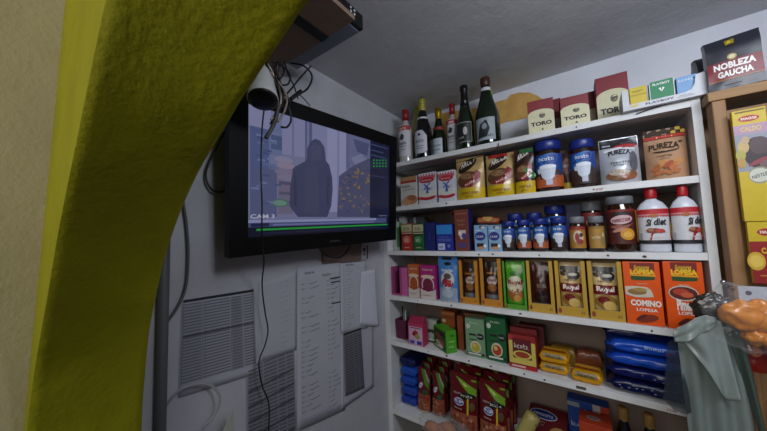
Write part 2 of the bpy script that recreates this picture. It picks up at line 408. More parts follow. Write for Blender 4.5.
SPARK = [(.9, 0), (.98, .01), (1, .03), (1, .40), (.95, .47), (.75, .58), (.53, .70), (.40, .80), (.36, .86), (.36, .99), (.3, 1.0)]
SPIRIT = [(.9, 0), (.98, .01), (1, .03), (1, .52), (.97, .58), (.75, .66), (.44, .72), (.4, .80), (.4, .99), (.3, 1.0)]
CLEAR = ('#b9b4ae', dict(rough=.08, vary=.1, coat=.6)); DKGREEN = ('#0d1a0c', dict(rough=.12, coat=.5)); BLACKG = ('#0b0b0d', dict(rough=.15, coat=.5))
def vodka_art(): return [('r', 0, .83, 1, .98, '#a8242a'), ('t', '~8', .5, .90, .5, .1, '#f0e8e0'), ('e', .48, .62, .12, .1, '#2a2a30'), ('p', [(.3,.55),(.62,.62),(.62,.66),(.3,.6)], '#3a3a42'), ('t', '~5', .5, .42, .5, .1, '#3a3a42'), ('r', .3, .3, .72, .32, '#77777c'), ('r', .34, .2, .68, .22, '#77777c')]
REDCAP = ('#8e1620', dict(rough=.35))
for lb, bx, y in (('clear spirit bottle with red cap and white label nearest the corner', (399.5, 110, 412.5, 161), .03), ('clear spirit bottle with red cap between two dark sparkling bottles', (447, 104, 459, 152), .07)):
    bottle(lb, bx, SPIRIT, CLEAR, y, (REDCAP, [(.46, .79), (.46, .995), (.4, 1.0)], 'cap'), [(.12, .68, 1.15, 1, vodka_art(), '#cfcdd0', 'paper_label')])
GOLD = ('#b3901f', dict(rough=.28, metal=.8, bump=.6, scale=150)); GOLDY = ('#c3ba58', dict(rough=.3, metal=.5, bump=.8, scale=200, vary=.4))
bottle('dark bottle with pale collar, white shield label and ribbon of gold foil', (415, 98, 431, 158), SPARK, BLACKG, .015, (GOLDY, [(.40, .66), (.42, .8), (.36, .9), (.46, .96), (.3, 1.0)], 'gold_foil'),
       [(.08, .44, .95, 1, [('p', [(.05,.1),(.05,.75),(.3,1),(.7,1),(.95,.75),(.95,.1),(.7,0),(.3,0)], '#c9c9cf'), ('e', .5, .82, .09, .06, '#3a3a42'), ('t', '~5', .5, .55, .55, .14, '#5a5a66', {'shear': .3}), ('r', .25, .3, .75, .34, '#8c8c96'), ('r', .3, .2, .7, .24, '#8c8c96')], None, 'shield_label'),
        (.60, .67, 1.5, .62, [('e', .5, .5, .07, .3, '#55555c')], '#cfcfd2', 'neck_collar')])
# cellophane-gold bottle behind it
bottle('gold cellophane wrapped bottle half hidden behind the dark shield-label bottle', (412.5, 100, 428.5, 158), [(.9, 0), (1, .03), (1, .4), (.9, .55), (.8, .7), (.75, .8), (.55, .9), (.62, .97), (.2, 1.0)], GOLDY, .11)
bottle('small green bottle with bright gold foil neck and red band', (432, 108, 446, 156), SPARK, DKGREEN, .08, (GOLD, [(.56, .60), (.44, .72), (.41, .85), (.47, .9), (.45, .985), (.3, 1.0)], 'gold_foil'),
       [(.06, .38, .8, 1, [('r', .15, .55, .85, .62, '#77808a'), ('r', .2, .3, .8, .36, '#77808a')], '#b9c2c8', 'paper_label'), (.545, .61, 1.5, .78, [], '#8b2a22', 'neck_band')])
bottle('dark green sparkling bottle with black foil and framed black label', (457, 85, 473.5, 149), SPARK, DKGREEN, .015, (('#101013', dict(rough=.3)), [(.60, .66), (.44, .78), (.40, .9), (.5, .93), (.48, .985), (.3, 1.0)], 'black_foil'),
       [(.10, .40, 1.0, 1, [('r', 0, .96, 1, 1, '#8d8d88'), ('r', 0, 0, 1, .04, '#8d8d88'), ('r', 0, 0, .04, 1, '#8d8d88'), ('r', .96, 0, 1, 1, '#8d8d88'), ('e', .62, .55, .12, .2, '#b9b6ac'), ('t', '~4', .35, .25, .45, .1, '#b9b6ac')], '#1d2020', 'paper_label'), (.60, .64, .7, .62, [], '#b5a98f', 'neck_seal')])
bottle('tallest dark green bottle with brown foil top and white collar', (474.5, 77, 499.5, 146), SPARK, DKGREEN, .012, (('#4a3020', dict(rough=.4, metal=.3, bump=.4)), [(.36, .86), (.39, .9), (.42, .93), (.40, .985), (.3, 1.0)], 'brown_foil'),
       [(.06, .37, .85, 1, [('p', [(.15,.1),(.6,.15),(.75,.5),(.6,.9),(.3,.75),(.2,.4)], '#23262c'), ('e', .5, .62, .12, .14, '#8f979f'), ('t', '~5', .7, .2, .4, .12, '#2a2a30')], '#9aa2a8', 'paper_label'), (.79, .835, 1.5, .42, [], '#c9c9cb', 'neck_collar')])
bottle('pale green bottle with only its lit neck showing behind the tallest bottle', (482, 90, 500, 146), SPARK, ('#8fae3e', dict(rough=.15, coat=.4)), .12)

# wine cartons
def arch_art(): return [('p', [(0,0),(1,0),(1,.58)]+[(.5+.5*cos(a), .58+.14*sin(a)) for a in [pi*k/14 for k in range(1, 14)]]+[(0,.58)], '#cfc9a4'), ('e', .55, .53, .12, .075, '#6a6350'), ('e', .57, .55, .07, .045, '#cfc9a4'), ('p', [(.47,.5),(.62,.52),(.66,.57),(.5,.56)], '#4a4438'),
                        ('t', 'TORO', .5, .30, .80, .12, '#1b1815', {'bold': .05}), ('p', [(.48,.12),(.58,.10),(.55,.18)], '#3a342c')]
RED = '#7d1620'
for lb, bx, y, rz, dd in (('cream and red wine carton, leftmost of the three big ones', (526.5, 99.5, 553.5, 134.5), .03, .14, .06),
                      ('cream and red wine carton, middle of the three big ones', (559, 95.5, 589, 128), .03, .12, .06),
                      ('tallest cream and red wine carton, beside the white display tray', (595, 74.5, 629.5, 118.5), .117, .05, .07)):
    t, s = carton('wine_carton', lb, 'carton', bx, 1, RED, arch_art(), d=dd, y=y, rz=rz, side='#6d121b', group='wine cartons on the topmost board')
    if bx[0] > 590: MB().box(-s.w/2-.0004, s.w/2+.0004, -dd/2-.0015, dd/2, .0, s.h*.13, '#7fa0c4').build('blue_base_strip', t)
carton('wine_carton', 'wine carton peeking out between the middle and tallest wine cartons', 'carton', (583, 91, 602, 126), 1, RED, [('r', 0, 0, 1, .6, '#bdb693')], d=.05, y=.20, side='#6d121b', group='wine cartons on the topmost board')
carton('wine_carton', 'dark red wine carton half hidden behind the leftmost wine carton', 'carton', (540, 100, 562, 131), 1, '#6d121b', [('r', 0, 0, 1, .5, '#8d867a')], d=.05, y=.14, group='wine cartons on the topmost board')

# cigarette display tray with three packs
def cigarette_tray():
    y = -.022; a = at_y(622.5, 103, y); b = at_y(708, 86, y); w_ = b.x-a.x; zb = Z[1]+.0005
    t = thing('display_tray', 'white cardboard cigarette tray with raised corner ears on the topmost board', 'tray', ((a.x+b.x)/2, y, zb))
    ht = at_y(624, 91, y).z-zb; hr = at_y(704, 71, y).z-zb; hf = at_y(660, 98, y).z-zb; wh = '#c6c7cc'; m = MB(); th = .0016
    prof = [(-w_/2, 0), (w_/2, 0), (w_/2, hr), (w_/2-.022, hr-.004), (w_/2-.026, hf+.02), (w_/2-.034, hf+.006), (w_/2-.048, hf), (-w_/2+.05, hf), (-w_/2+.018, hf), (-w_/2+.014, ht), (-w_/2, ht)]
    n = len(prof); m.add([(x, 0, z) for x, z in prof]+[(x, th, z) for x, z in prof], [tuple(range(n)), tuple(range(n, 2*n))[::-1]]+[(i, i+n, (i+1) % n+n, (i+1) % n) for i in range(n)], wh)
    body = m.build('front_panel', t)
    m = MB().box(-w_/2, w_/2, th, .11, 0, .002, wh); m.build('tray_floor', t)
    for s, hh in ((-1, ht), (1, hr)): MB().box(*sorted((s*w_/2, s*(w_/2-th))), th, .11, .002, hh, wh).build('side_panel', t)
    S = lambda u, v, o: ((u-.5)*w_, -o, v*hf)
    MB().art(S, [('t', 'PLAYBOY', .46, .52, .34, .36, '#2c2c34', {'bold': .03}), ('e', .15, .62, .05, .2, '#d6b93c'), ('r', .66, .3, .86, .4, '#9fa3aa'), ('t', '~6', .76, .6, .14, .18, '#777b84')], .0005).build('lettering', body)
    for nm, lab, xl, xr, yt, col, art in (
        ('cigarette_pack', 'yellow cigarette pack at the left of the white tray', 629, 646.5, 86.5, '#c9b01f', [('r', 0, .6, 1, .66, '#a89018'), ('t', 'PLAYBOY', .5, .8, .6, .08, '#7a6a10')]),
        ('cigarette_pack', 'green cigarette pack with white rabbit-ear mark in the white tray', 649, 675, 79.5, '#0e7a4a', [('t', 'PLAYBOY', .5, .86, .7, .1, '#e8ece8'), ('p', [(.38,.66),(.5,.5),(.47,.7)], '#e8ece8'), ('p', [(.62,.66),(.5,.5),(.54,.7)], '#e8ece8'), ('r', 0, 0, .03, 1, '#d8dcd8'), ('r', .97, 0, 1, 1, '#d8dcd8')]),
        ('cigarette_pack', 'pale blue cigarette pack at the right of the white tray', 677, 698.5, 75, '#6f9ac8', [('t', '~5', .5, .82, .8, .1, '#dfe8f2')])):
        yy = y+.006; p = at_y(xl, 90, yy); q = at_y(xr, 88, yy); zt = at_y((xl+xr)/2, yt, yy).z
        k = thing(nm, lab, 'cigarette pack', ((p.x+q.x)/2, yy+.013, zb+.0025), 0, 'cigarette packs in the white tray'); ww = (q.x-p.x)*.98; hh = zt-zb-.0025
        body = MB().box(-ww/2, ww/2, -.0115, .0115, 0, hh, col).build('carton', k, .001); MB().art(flat(ww, hh, .023), art).build('front_print', body)
cigarette_tray()

# ------------------------------------------------------------------ second board
carton('flour_pack', 'small white and brown topped pack in the corner of second board', 'pack', (400.5, 176.5, 417, 205.5), 2, '#c9c4bd',
       [('r', 0, .86, 1, 1, '#a98256'), ('r', 0, .78, 1, .86, '#a2392f'), ('t', '~5', .35, .68, .5, .1, '#3b4740'), ('t', '~14', .5, .56, .7, .05, '#b0645a'), ('e', .62, .2, .42, .16, '#b07a55'), ('e', .35, .14, .3, .12, '#c09068'), ('e', .7, .26, .25, .09, '#9a6142')], d=.05, y=.025, group='packs on the second board')
def mill(red='#b02632'):
    return [('r', 0, .8, 1, .98, '#bb5a60')]+[('p', [(k/6,.98),(k/6+.08,.88),(k/6+.166,.98)], '#d6d4d8') for k in range(6)]+[('e', .5, .76, .44, .09, red), ('t', '~7', .5, .76, .6, .06, '#e2cfd0'),
            ('r', 0, .0, 1, .12, '#c9c8ce'), ('e', .5, .22, .52, .1, red), ('r', 0, .24, 1, .42, '#d3d2d6'), ('e', .5, .33, .5, .12, '#cfcdbf'), ('p', [(.44,.33),(.48,.52),(.56,.52),(.6,.33)], '#3552a0'),
            ('p', [(.3,.62),(.34,.66),(.72,.46),(.7,.42)], '#3f5cab'), ('p', [(.32,.44),(.3,.48),(.68,.68),(.72,.64)], '#3f5cab'), ('e', .78, .5, .05, .03, '#d0a030')]
carton('salt_pack', 'white carton with blue windmill, next to the brown-topped pack', 'pack', (418.5, 172.5, 436, 203.5), 2, '#c9cad2', mill(), d=.05, y=.025, top='#bb5a60', group='windmill cartons on the second board')
carton('salt_pack', 'white carton with blue windmill, next to the gold pouches', 'pack', (438, 170.5, 455, 201), 2, '#c9cad2', mill(), d=.05, y=.025, top='#bb5a60', group='windmill cartons on the second board')
def cocoa(bg, k=0):
    a = [('r', 0, 0, 1, .27, '#c9a912'), ('e', .42, .8, .36, .13, '#2e1c12', .35), ('t', 'ARCOR', .46, .86, .6, .13, '#d9d2c8', {'bold': .05, 'shear': .2, 'rot': .22}), ('e', .44, .47, .4, .18, '#5e3a22', .1), ('e', .42, .54, .26, .07, '#8d6a48'),
         ('p', [(.75,.68),(.92,.6),(.9,.4),(.6,.28),(.2,.3),(.3,.38),(.62,.42)], '#8a1c20'), ('t', '~5', .55, .38, .4, .06, '#dccbb8', {'rot': .25}), ('t', '~9', .52, .16, .62, .07, '#8d5a0d'), ('t', '~8', .5, .08, .3, .04, '#8d5a0d')]
    return a
GOLDF = ('#b89a60', dict(rough=.36, metal=.1, vary=.2, scale=18, coat=.4))
pouch('cocoa_pouch', 'gold cocoa pouch with yellow base, leftmost of the pouches on second board', 'pouch', (454, 155.5, 482.5, 198), 2, GOLDF, cocoa('#a8894c'), d=.07, y=.02, group='cocoa pouches on the second board', rz=.05)
t, s = pouch('cocoa_pouch', 'gold cocoa pouch with red top edge in the middle of the row', 'pouch', (484, 152, 515, 195), 2, GOLDF, cocoa('#a8894c')+[('r', .1, .93, .75, .995, '#a51f22')], d=.07, y=.02, group='cocoa pouches on the second board', rz=.05)
pouch('cocoa_pouch', 'dark cocoa pouch with green top and flower, beside the blue-lidded jar', 'pouch', (513.5, 147.5, 534, 191.5), 2, '#3a1c18',
      cocoa('#3a1c18')+[('r', .3, .9, 1, .99, '#1f5a2c'), ('e', .8, .43, .14, .1, '#d8d4cc'), ('e', .8, .43, .06, .05, '#b02226'), ('e', .93, .38, .12, .07, '#2f7a34'), ('e', .66, .5, .1, .05, '#2f7a34')], d=.04, y=.012, group='cocoa pouches on the second board')
pouch('cocoa_pouch', 'small dark pouch squeezed behind and between two blue-lidded jars', 'pouch', (559, 149, 575, 186), 2, '#4a2a22', [('r', 0, 0, 1, .2, '#c9a912'), ('e', .5, .6, .3, .2, '#8c6a5a'), ('t', '~3', .5, .62, .4, .1, '#ddd0c4')], d=.03, y=.085, group='cocoa pouches on the second board')
BLUELID = ('#1a2a78', dict(rough=.35))
def cafe(bot): return [('r', 0, 0, 1, 1, '#1f3f8c'), ('e', .35, .75, .5, .2, '#2c6bb4', .4), ('t', '~5', .5, .86, .42, .11, '#d8e0ee', {'bold': .03}), ('r', 0, 0, 1, .34, bot), ('e', .5, .40, .42, .16, '#3b2a20'), ('p', [(.3,.62),(.74,.62),(.68,.3),(.58,.2),(.46,.2),(.36,.3)], '#c8cfdc'), ('e', .52, .62, .22, .06, '#e2e6ee'), ('e', .30, .5, .06, .08, '#c8cfdc'), ('r', .46, .06, .62, .24, '#b9bccb')]
jar('coffee_jar', 'large coffee jar with blue lid and orange-based blue label on second board', (533.5, 142.5, 563.5, 189), 2, .02, BLUELID, .19, art=cafe('#b0552a'), group='blue-lidded jars on the second board', lab=(.08, .80))
jar('coffee_jar', 'large coffee jar with blue lid and dark-based blue label on second board', (569.5, 140.5, 596.5, 185.5), 2, .02, BLUELID, .19, art=cafe('#33221b'), group='blue-lidded jars on the second board', lab=(.08, .80))
pouch('oats_pouch', 'silver bag with dark top and bowl picture on second board', 'bag', (599, 135.5, 642, 182.5), 2, ('#b4b8c0', dict(rough=.3, metal=.25, vary=.3, scale=16, coat=.3)),
      [('r', .02, .80, .98, .985, '#16161a'), ('r', .08, .84, .3, .87, '#a2a6ad'), ('r', .55, .86, .86, .92, '#4a4a52'), ('e', .66, .80, .3, .05, '#a83a3a'), ('p', [(.1,.74),(.5,.8),(.9,.74),(.9,.7),(.5,.76),(.1,.7)], '#d4d6dc'), ('e', .84, .45, .1, .22, '#5a5c64'), ('t', 'PUREZA', .5, .66, .58, .11, '#1e1e24', {'bold': .03, 'arc': .03}), ('t', '~8', .5, .46, .5, .06, '#3a3a44'), ('t', '~14', .5, .4, .4, .035, '#3a3a44'), ('e', .5, .18, .4, .12, '#7a5238'), ('e', .45, .24, .28, .07, '#b3a596'), ('e', .68, .14, .2, .06, '#94583a')], d=.07, y=.02, rz=.06)
pouch('flour_bag', 'tan paper bag with chequered top band at the right end of second board', 'bag', (645.5, 124.5, 692, 179), 2, '#b38a6a',
       [('r', 0, .86, 1, 1, '#3d2a1c')]+[('r', k/9, .935 if k % 2 else .87, (k+1)/9, .995 if k % 2 else .93, '#c9a83e' if k > 5 else '#9a8670') for k in range(9)]+[('r', 0, .80, 1, .86, '#b3382f'), ('t', '~6', .5, .83, .4, .04, '#e6cfae'),
        ('t', 'PUREZA', .45, .63, .72, .12, '#2b2620', {'arc': .02}), ('p', [(.1,.55),(.3,.515),(.5,.51),(.72,.53),(.82,.56),(.72,.545),(.5,.525),(.3,.53)], '#2b2620'), ('e', .86, .70, .05, .02, '#3a4a3a'), ('t', '~8', .42, .45, .36, .045, '#5a4636'), ('t', '~10', .42, .39, .24, .025, '#6a5646')]
       +[('e', .22+.13*k, .23+.04*((k*5) % 3), .14, .055, ['#b5693a', '#c48a52', '#a4512c'][k % 3], .3) for k in range(5)]+[('e', .2+.16*k, .12+.02*(k % 2), .1, .04, '#b06a3e', .2) for k in range(4)], d=.085, y=.02, gloss=.75)

# ------------------------------------------------------------------ third board
carton('tea_box', 'narrow white and green box in the corner behind the television edge', 'box', (391, 222, 399.5, 250), 3, '#b9bdb4', [('r', .6, .1, 1, .8, '#4f8a4a')], d=.06, y=.05, side='#4f8a4a')
carton('tea_box', 'slim plain white box standing behind the red tea box', 'box', (399.5, 216.5, 405.5, 249), 3, '#b2b2b2', d=.07, y=.08)
carton('tea_box', 'dark grey box standing behind the green tea box', 'box', (409, 217, 424, 249), 3, '#3c4044', [('r', .35, .6, .5, 1, '#8d9290')], d=.05, y=.085)
def tea(c): return [('r', 0, .70, 1, .96, '#b8b48c'), ('t', '~5', .5, .83, .6, .08, '#4a4a30'), ('r', .15, .75, .85, .77, '#6a6a48'), ('r', 0, .62, 1, .66, '#b8a890'), ('r', .05, .56, .95, .6, '#2a1c18'), ('e', .5, .4, .36, .14, {'r': '#c9705e', 'g': '#3f8a58'}[c]), ('t', '~2', .5, .4, .4, .14, '#d8c8a8'), ('r', .3, .1, .75, .13, '#c9b090')]
carton('tea_box', 'red tea box with cream top panel on third board', 'box', (401.5, 223.5, 412, 249.8), 3, '#a52a22', tea('r'), d=.06, y=.015, group='tea boxes on the third board')
carton('tea_box', 'green tea box with cream top panel on third board', 'box', (412.8, 223.5, 423.6, 249.8), 3, '#155a2c', tea('g'), d=.06, y=.015, group='tea boxes on the third board')
carton('milk_powder_box', 'plain navy box between green tea box and light-blue-topped box', 'box', (424.5, 222.5, 435, 250), 3, '#141f63', [('t', '~4', .5, .55, .1, .3, '#4a5fa8')], d=.06, y=.02)
carton('milk_powder_box', 'royal blue box with light blue top panel and barcode', 'box', (436, 224, 453, 250.5), 3, '#1b2a8c', [('r', .03, .62, .97, .96, '#2f82c9'), ('r', .1, .04, .52, .28, '#b8c2d6'), ('t', '~3', .3, .16, .25, .12, '#1b2a8c'), ('t', '~7', .5, .52, .6, .05, '#7a8fd0'), ('r', .1, .42, .9, .44, '#6a7cc4'), ('r', .1, .36, .9, .38, '#6a7cc4'), ('e', .75, .18, .08, .06, '#6a7cc4')], d=.06, y=.012)
t, s = carton('cocoa_box', 'tall brown box with open flap and cup picture on third board', 'box', (454.5, 209.5, 469, 250.3), 3, '#6f3326', [('t', '~5', .5, .74, .6, .06, '#a87460'), ('t', '~5', .5, .64, .5, .05, '#a87460'), ('r', .1, .88, .9, .92, '#8f5040'), ('e', .5, .14, .35, .07, '#4a3a70'), ('p', [(.25,.5),(.8,.5),(.72,.3),(.4,.28)], '#c9bdb8'), ('e', .65, .36, .16, .07, '#3a3a88'), ('e', .35, .42, .1, .05, '#e0d8d4')], d=.06, y=.012, side='#1c2464')
MB().add([(-s.w/2, -.03, s.h), (-s.w/2, .03, s.h), (-s.w/2-.022, .028, s.h-.018), (-s.w/2-.022, -.028, s.h-.018), (-s.w/2, -.03, s.h+.001), (-s.w/2, .03, s.h+.001), (-s.w/2-.022, .028, s.h-.017), (-s.w/2-.022, -.028, s.h-.017)], [(0,1,2,3), (7,6,5,4), (0,3,7,4), (1,5,6,2), (3,2,6,7)], '#a04a28').build('open_flap', t)
def milk(): return [('r', 0, 0, 1, 1, '#7fa6c8'), ('r', .42, .86, .95, .97, '#1b1e28'), ('e', .72, .9, .2, .05, '#c0c4cc'), ('e', .45, .57, .42, .17, '#18287a'), ('t', '~4', .45, .57, .6, .1, '#dfe3ee', {'bold': .03}), ('r', .1, .78, .5, .8, '#dfe3ee'), ('r', .15, .16, .7, .3, '#15120f'), ('e', .5, .12, .3, .06, '#b88a5c'), ('e', .8, .2, .12, .06, '#dfe3ee')]
carton('milk_box', 'light blue box with navy oval beside the tall brown box', 'box', (474.5, 225, 487.5, 250.6), 3, '#a9c0d4', milk(), d=.05, y=.015, group='light blue boxes on the third board')
carton('milk_box', 'light blue box with navy oval beside the small coffee jars', 'box', (488.5, 225, 501.5, 250.8), 3, '#a9c0d4', milk(), d=.05, y=.015, group='light blue boxes on the third board')
sb = thing('snack_sachet', 'orange-brown sachet lying on top of the light blue boxes', 'sachet', ((at_y(489, 219, .045).x), .045, at_y(488, 224.5, .045).z), 0, rot=(.0, .06, .03))
def lay(w, d, h):
    def S(u, v, o=0):
        e = (sin(pi*min(1, max(0, u)))**.5)*(sin(pi*min(1, max(0, (v-.03)/.94)))**.45) if 0 < v < 1 else 0
        e = max(0, e) if not isinstance(e, complex) else 0
        return ((v-.5)*w, (u-.5)*d, h/2+(h/2*e+o+.0008))
    return S
def pillow(t, w, d, h, col, art=[], part='film_bag', gloss=.3, sq=12):
    """a bag lying flat: crimped at both ends along x, bulging up and down"""
    c = (col, dict(rough=gloss, vary=.15, scale=30)) if isinstance(col, str) else col; m = MB()
    def prof(v): return max(0.0, 1-abs(2*min(1, max(0, (v-.04)/.92))-1)**sq)**.5
    def S(a, v, o=0):            # a: angle fraction round the roll, 0 at the back seam, .5 at the top, 1 at the front
        g = 2*pi*a; q = prof(v); wr = 1+.05*noise.noise(Vector((a*6, v*8, w*50)))
        cx, cz = cos(g), sin(g); ex = 1/(abs(cx)**5+abs(cz)**5)**.2
        return ((v-.5)*w, -cx*ex*(d/2)*(.93+.07*q)*wr-(o if cx > .3 else 0), h/2+cz*ex*(h/2-.0006+o)*max(q, .04)*wr*.97)
    m.grid(lambda u, v: S(u, v), 32, 30, c, flip=True); body = m.build(part, t)
    if art:   # art on the front half: u along x, v from the lower front edge to the top rear edge
        MB().art(lambda u, v, o: S(-.10+.36*v, u, o+.0006), [gl(a, gloss) for a in art], .0009).build('front_print', body)
pillow(sb, .105, .06, .034, '#7a3a1c', [('r', .1, .1, .9, .5, '#9c4f22'), ('e', .5, .5, .2, .3, '#b88a4a')])
# jars
def cafe2(bot): return cafe(bot)
for lb, bx, bot in (('small blue-lidded coffee jar, first in the front row beside the light blue boxes', (502.5, 221, 515.5, 250.8), '#2a1a14'), ('small blue-lidded coffee jar with orange label base, second in the front row', (517, 219.5, 531, 250.8), '#a8542c'),
                    ('small blue-lidded coffee jar with orange label base, third in the front row', (533, 218.5, 548, 251), '#a8542c'), ('biggest blue-lidded coffee jar of the front row, beside the tan-label jar', (550.5, 217, 567.5, 251), '#2a1a14')):
    jar('coffee_jar', lb, bx, 3, .012, BLUELID, .2, art=cafe(bot), group='blue-lidded coffee jars on the third board', lab=(.1, .84))
for lb, bx in (('blue-lidded coffee jar standing behind the first and second small jars', (508, 213.5, 524, 249)), ('blue-lidded coffee jar standing behind the second and third small jars', (527, 212.5, 542.5, 249)), ('wide blue-lidded coffee jar standing behind the two rightmost blue-lidded jars', (545, 205.5, 566.5, 249))):
    jar('coffee_jar', lb, bx, 3, .095, BLUELID, .2, art=cafe('#2a1a14'), group='blue-lidded coffee jars on the third board', lab=(.1, .84))
carton('milk_powder_box', 'dark navy box at the back behind the tan-label jars', 'box', (566, 204, 582.5, 248), 3, '#10164a', [('r', .0, .9, 1, .93, '#1a2268')], d=.05, y=.17)
GREYLID = ('#6f7278', dict(rough=.4))
jar('cocoa_jar', 'small grey-lidded jar with orange and white label on third board', (569, 216.5, 586, 251), 3, .012, GREYLID, .2, labcol='#a8752c', art=[('r', 0, .85, 1, 1, '#8a2a20'), ('e', .55, .5, .24, .3, '#c9b9a4'), ('e', .5, .5, .1, .2, '#8c2f28'), ('e', .68, .6, .08, .1, '#3a2a22'), ('e', .6, .3, .16, .12, '#8c2f28')], group='grey-lidded jars on the third board', lab=(.1, .8))
jar('cocoa_jar', 'small grey-lidded jar with plain tan label on third board', (588, 216, 605, 251.2), 3, .012, GREYLID, .2, labcol='#a8803a', art=[('r', 0, .9, 1, 1, '#8c6a2c'), ('t', '~6', .45, .5, .5, .14, '#d9cfa8'), ('e', .78, .36, .1, .22, '#8a7550'), ('e', .8, .6, .06, .1, '#c9b58a')], group='grey-lidded jars on the third board', lab=(.1, .8))
jar('cocoa_jar', 'grey-lidded jar standing behind the two small grey-lidded jars', (581, 201.5, 604, 249), 3, .1, GREYLID, .2, labcol='#7a2a26', art=[('t', '~4', .5, .7, .4, .2, '#c8b0a0')], group='grey-lidded jars on the third board', lab=(.1, .86))
jar('cocoa_jar', 'big brown jar with grey lid and round orange mark, beside the white bottles', (606, 196.5, 636.5, 252.5), 3, .012, GREYLID, .15, labcol='#4c1a16', lab=(.14, .8), shoulder=.97, A=1.35,
    art=[('r', 0, .93, 1, 1, '#7a2420'), ('e', .5, .7, .28, .13, '#c9a8ac', .12), ('t', '~9', .5, .7, .46, .13, '#7d1f2a', {'bold': .04, 'rot': .12}), ('e', .5, .88, .2, .04, '#202024'), ('p', [(.2,.5),(.4,.56),(.6,.5),(.78,.6),(.6,.44),(.36,.42)], '#9c5a4c'), ('e', .42, .4, .16, .05, '#b57f6c', .3), ('e', .62, .28, .17, .17, '#c98a2a'), ('e', .62, .27, .1, .09, '#d9a848'), ('r', .88, .05, .97, .95, '#b8862c')])
# white sweetener bottles
def sweetener(lb, bx, textu, fullname):
    s = spot(bx, 3, .008, .01, .99); r = s.w/2; h = s.h; t = thing('sweetener_bottle', lb, 'bottle', (s.x, s.y+r*.72, s.z), 0, 'white bottles on the third board'); WH = ('#c9ccd6', dict(rough=.3)); fy = .72
    m = MB().lathe([(r*.93, 0), (r*.99, .004), (r, h*.03), (r, h*.64), (r*.97, h*.69), (r*.75, h*.765), (r*.42, h*.815), (r*.36, h*.83), (r*.36, h*.85)], WH, 32)
    m.v = [(x, y*fy, z) for x, y, z in m.v]; m.build('plastic_bottle', t)
    MB().lathe([(r*.40, h*.842), (r*.42, h*.855), (r*.41, h*.985), (r*.38, h), (r*.1, h)], ('#a8141c', dict(rough=.4)), 24).build('screw_cap', t)
    S0 = cyl(lambda v: r*1.006, h*.13, h*.68, 1.45)
    def S(u, v, o): a = (u-.5)*2.9; return ((r*1.006+o)*sin(a), -(r*fy*1.006+o)*cos(a), h*(.13+.55*v))
    tu = textu
    art = [('r', 0, 0, 1, 1, '#c9c8cc'), ('r', 0, .84, 1, .98, '#b3202a'), ('r', 0, .76, 1, .84, '#c4868a')]+[('r', k/16, .76, k/16+.03, .80, '#b3202a') for k in range(16)]+[('e', .5, .79, .1, .05, '#a8602a'),
           ('t', 'Sí', tu-.13, .6, .14, .2, '#1b1b20', {'bold': .04, 'shear': .25}), ('t', fullname, tu+.1, .62, .28, .2, '#1b1b20', {'bold': .03, 'shear': .25}), ('r', 0, 0, 1, .1, '#1d1d22'), ('p', [(.35+tu-.5,.1),(.98,.1),(.98,.3),(.66,.36),(.4+tu-.5,.3)], '#a8202a'),
           ('e', tu-.05, .37, .16, .07, '#7a2a20'), ('e', tu-.12, .4, .07, .05, '#9a6a48'), ('e', tu+.08, .36, .1, .06, '#b04038'), ('r', .06, .12, .2, .3, '#9aa0a6'), ('r', .9, .2, .98, .6, '#c9942c'), ('t', '~13', tu, .2, .34, .05, '#e4d4d4')]
    MB().art(S, art, .0006).build('wrap_label', t)
sweetener('white plastic bottle with red cap beside the big brown jar', (638.5, 186.5, 671, 253), .52, 'diet')
sweetener('white plastic bottle with red cap against the right side panel', (672.5, 183.5, 706.5, 253), .72, 'diet')

# ------------------------------------------------------------------ fourth board
def open_box(name, label, box, board, col, edge, y=None, d=.06, lip=.12, group=None, cat='display box', rim=.10, rz=0, art=[]):
    """carton with its front cut out: back, two sides, floor, low front lip and side rims"""
    s = spot(box, board, y, d); t = thing(name, label, cat, s.loc, 0, group, rot=(0, 0, rz)); w, h = s.w, s.h; k = .0014
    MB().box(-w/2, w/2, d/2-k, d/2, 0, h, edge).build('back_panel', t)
    for q in (-1, 1): MB().box(*sorted((q*w/2, q*(w/2-k))), -d/2, d/2-k, 0, h, col, None, col).build('side_panel', t)
    MB().box(-w/2+k, w/2-k, -d/2, d/2-k, 0, k, col).build('bottom_panel', t)
    m = MB().box(-w/2+k, w/2-k, -d/2, -d/2+k, k, h*lip, col)
    m.box(-w/2+k, -w/2+w*rim, -d/2, -d/2+k, h*lip, h, col); m.box(w/2-w*rim, w/2-k, -d/2, -d/2+k, h*lip, h, col)
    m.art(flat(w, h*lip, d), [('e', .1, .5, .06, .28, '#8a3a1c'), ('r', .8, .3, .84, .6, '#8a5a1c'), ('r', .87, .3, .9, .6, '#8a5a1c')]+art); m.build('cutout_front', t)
    return t, s
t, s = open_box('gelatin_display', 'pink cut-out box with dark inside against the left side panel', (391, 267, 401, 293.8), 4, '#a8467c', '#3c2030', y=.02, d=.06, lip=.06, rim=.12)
carton('gelatin_box', 'plain pink box end between the pink cut-out box and orange jelly box', 'box', (401.3, 268, 407.5, 294.3), 4, '#c05c94', d=.06, y=.022)
def jelly(c, blob): return [('r', 0, .0, 1, .3, '#c9bdb6'), ('r', 0, .74, 1, 1, c), ('t', '~8', .5, .88, .7, .07, '#e6d4c4'), ('e', .5, .66, .44, .06, '#d9bfa0'), ('e', .5, .42, .4, .26, '#cfc0bc'), ('e', .5, .42, .34, .2, blob), ('e', .42, .52, .14, .1, blob), ('e', .5, .3, .4, .06, blob), ('r', .12, .1, .7, .13, '#a8968c')]
carton('gelatin_box', 'orange jelly box on fourth board', 'box', (408, 264.5, 419.5, 295.6), 4, '#b85a20', jelly('#b85a20', '#a04a14'), d=.05, y=.02, group='jelly boxes on the fourth board')
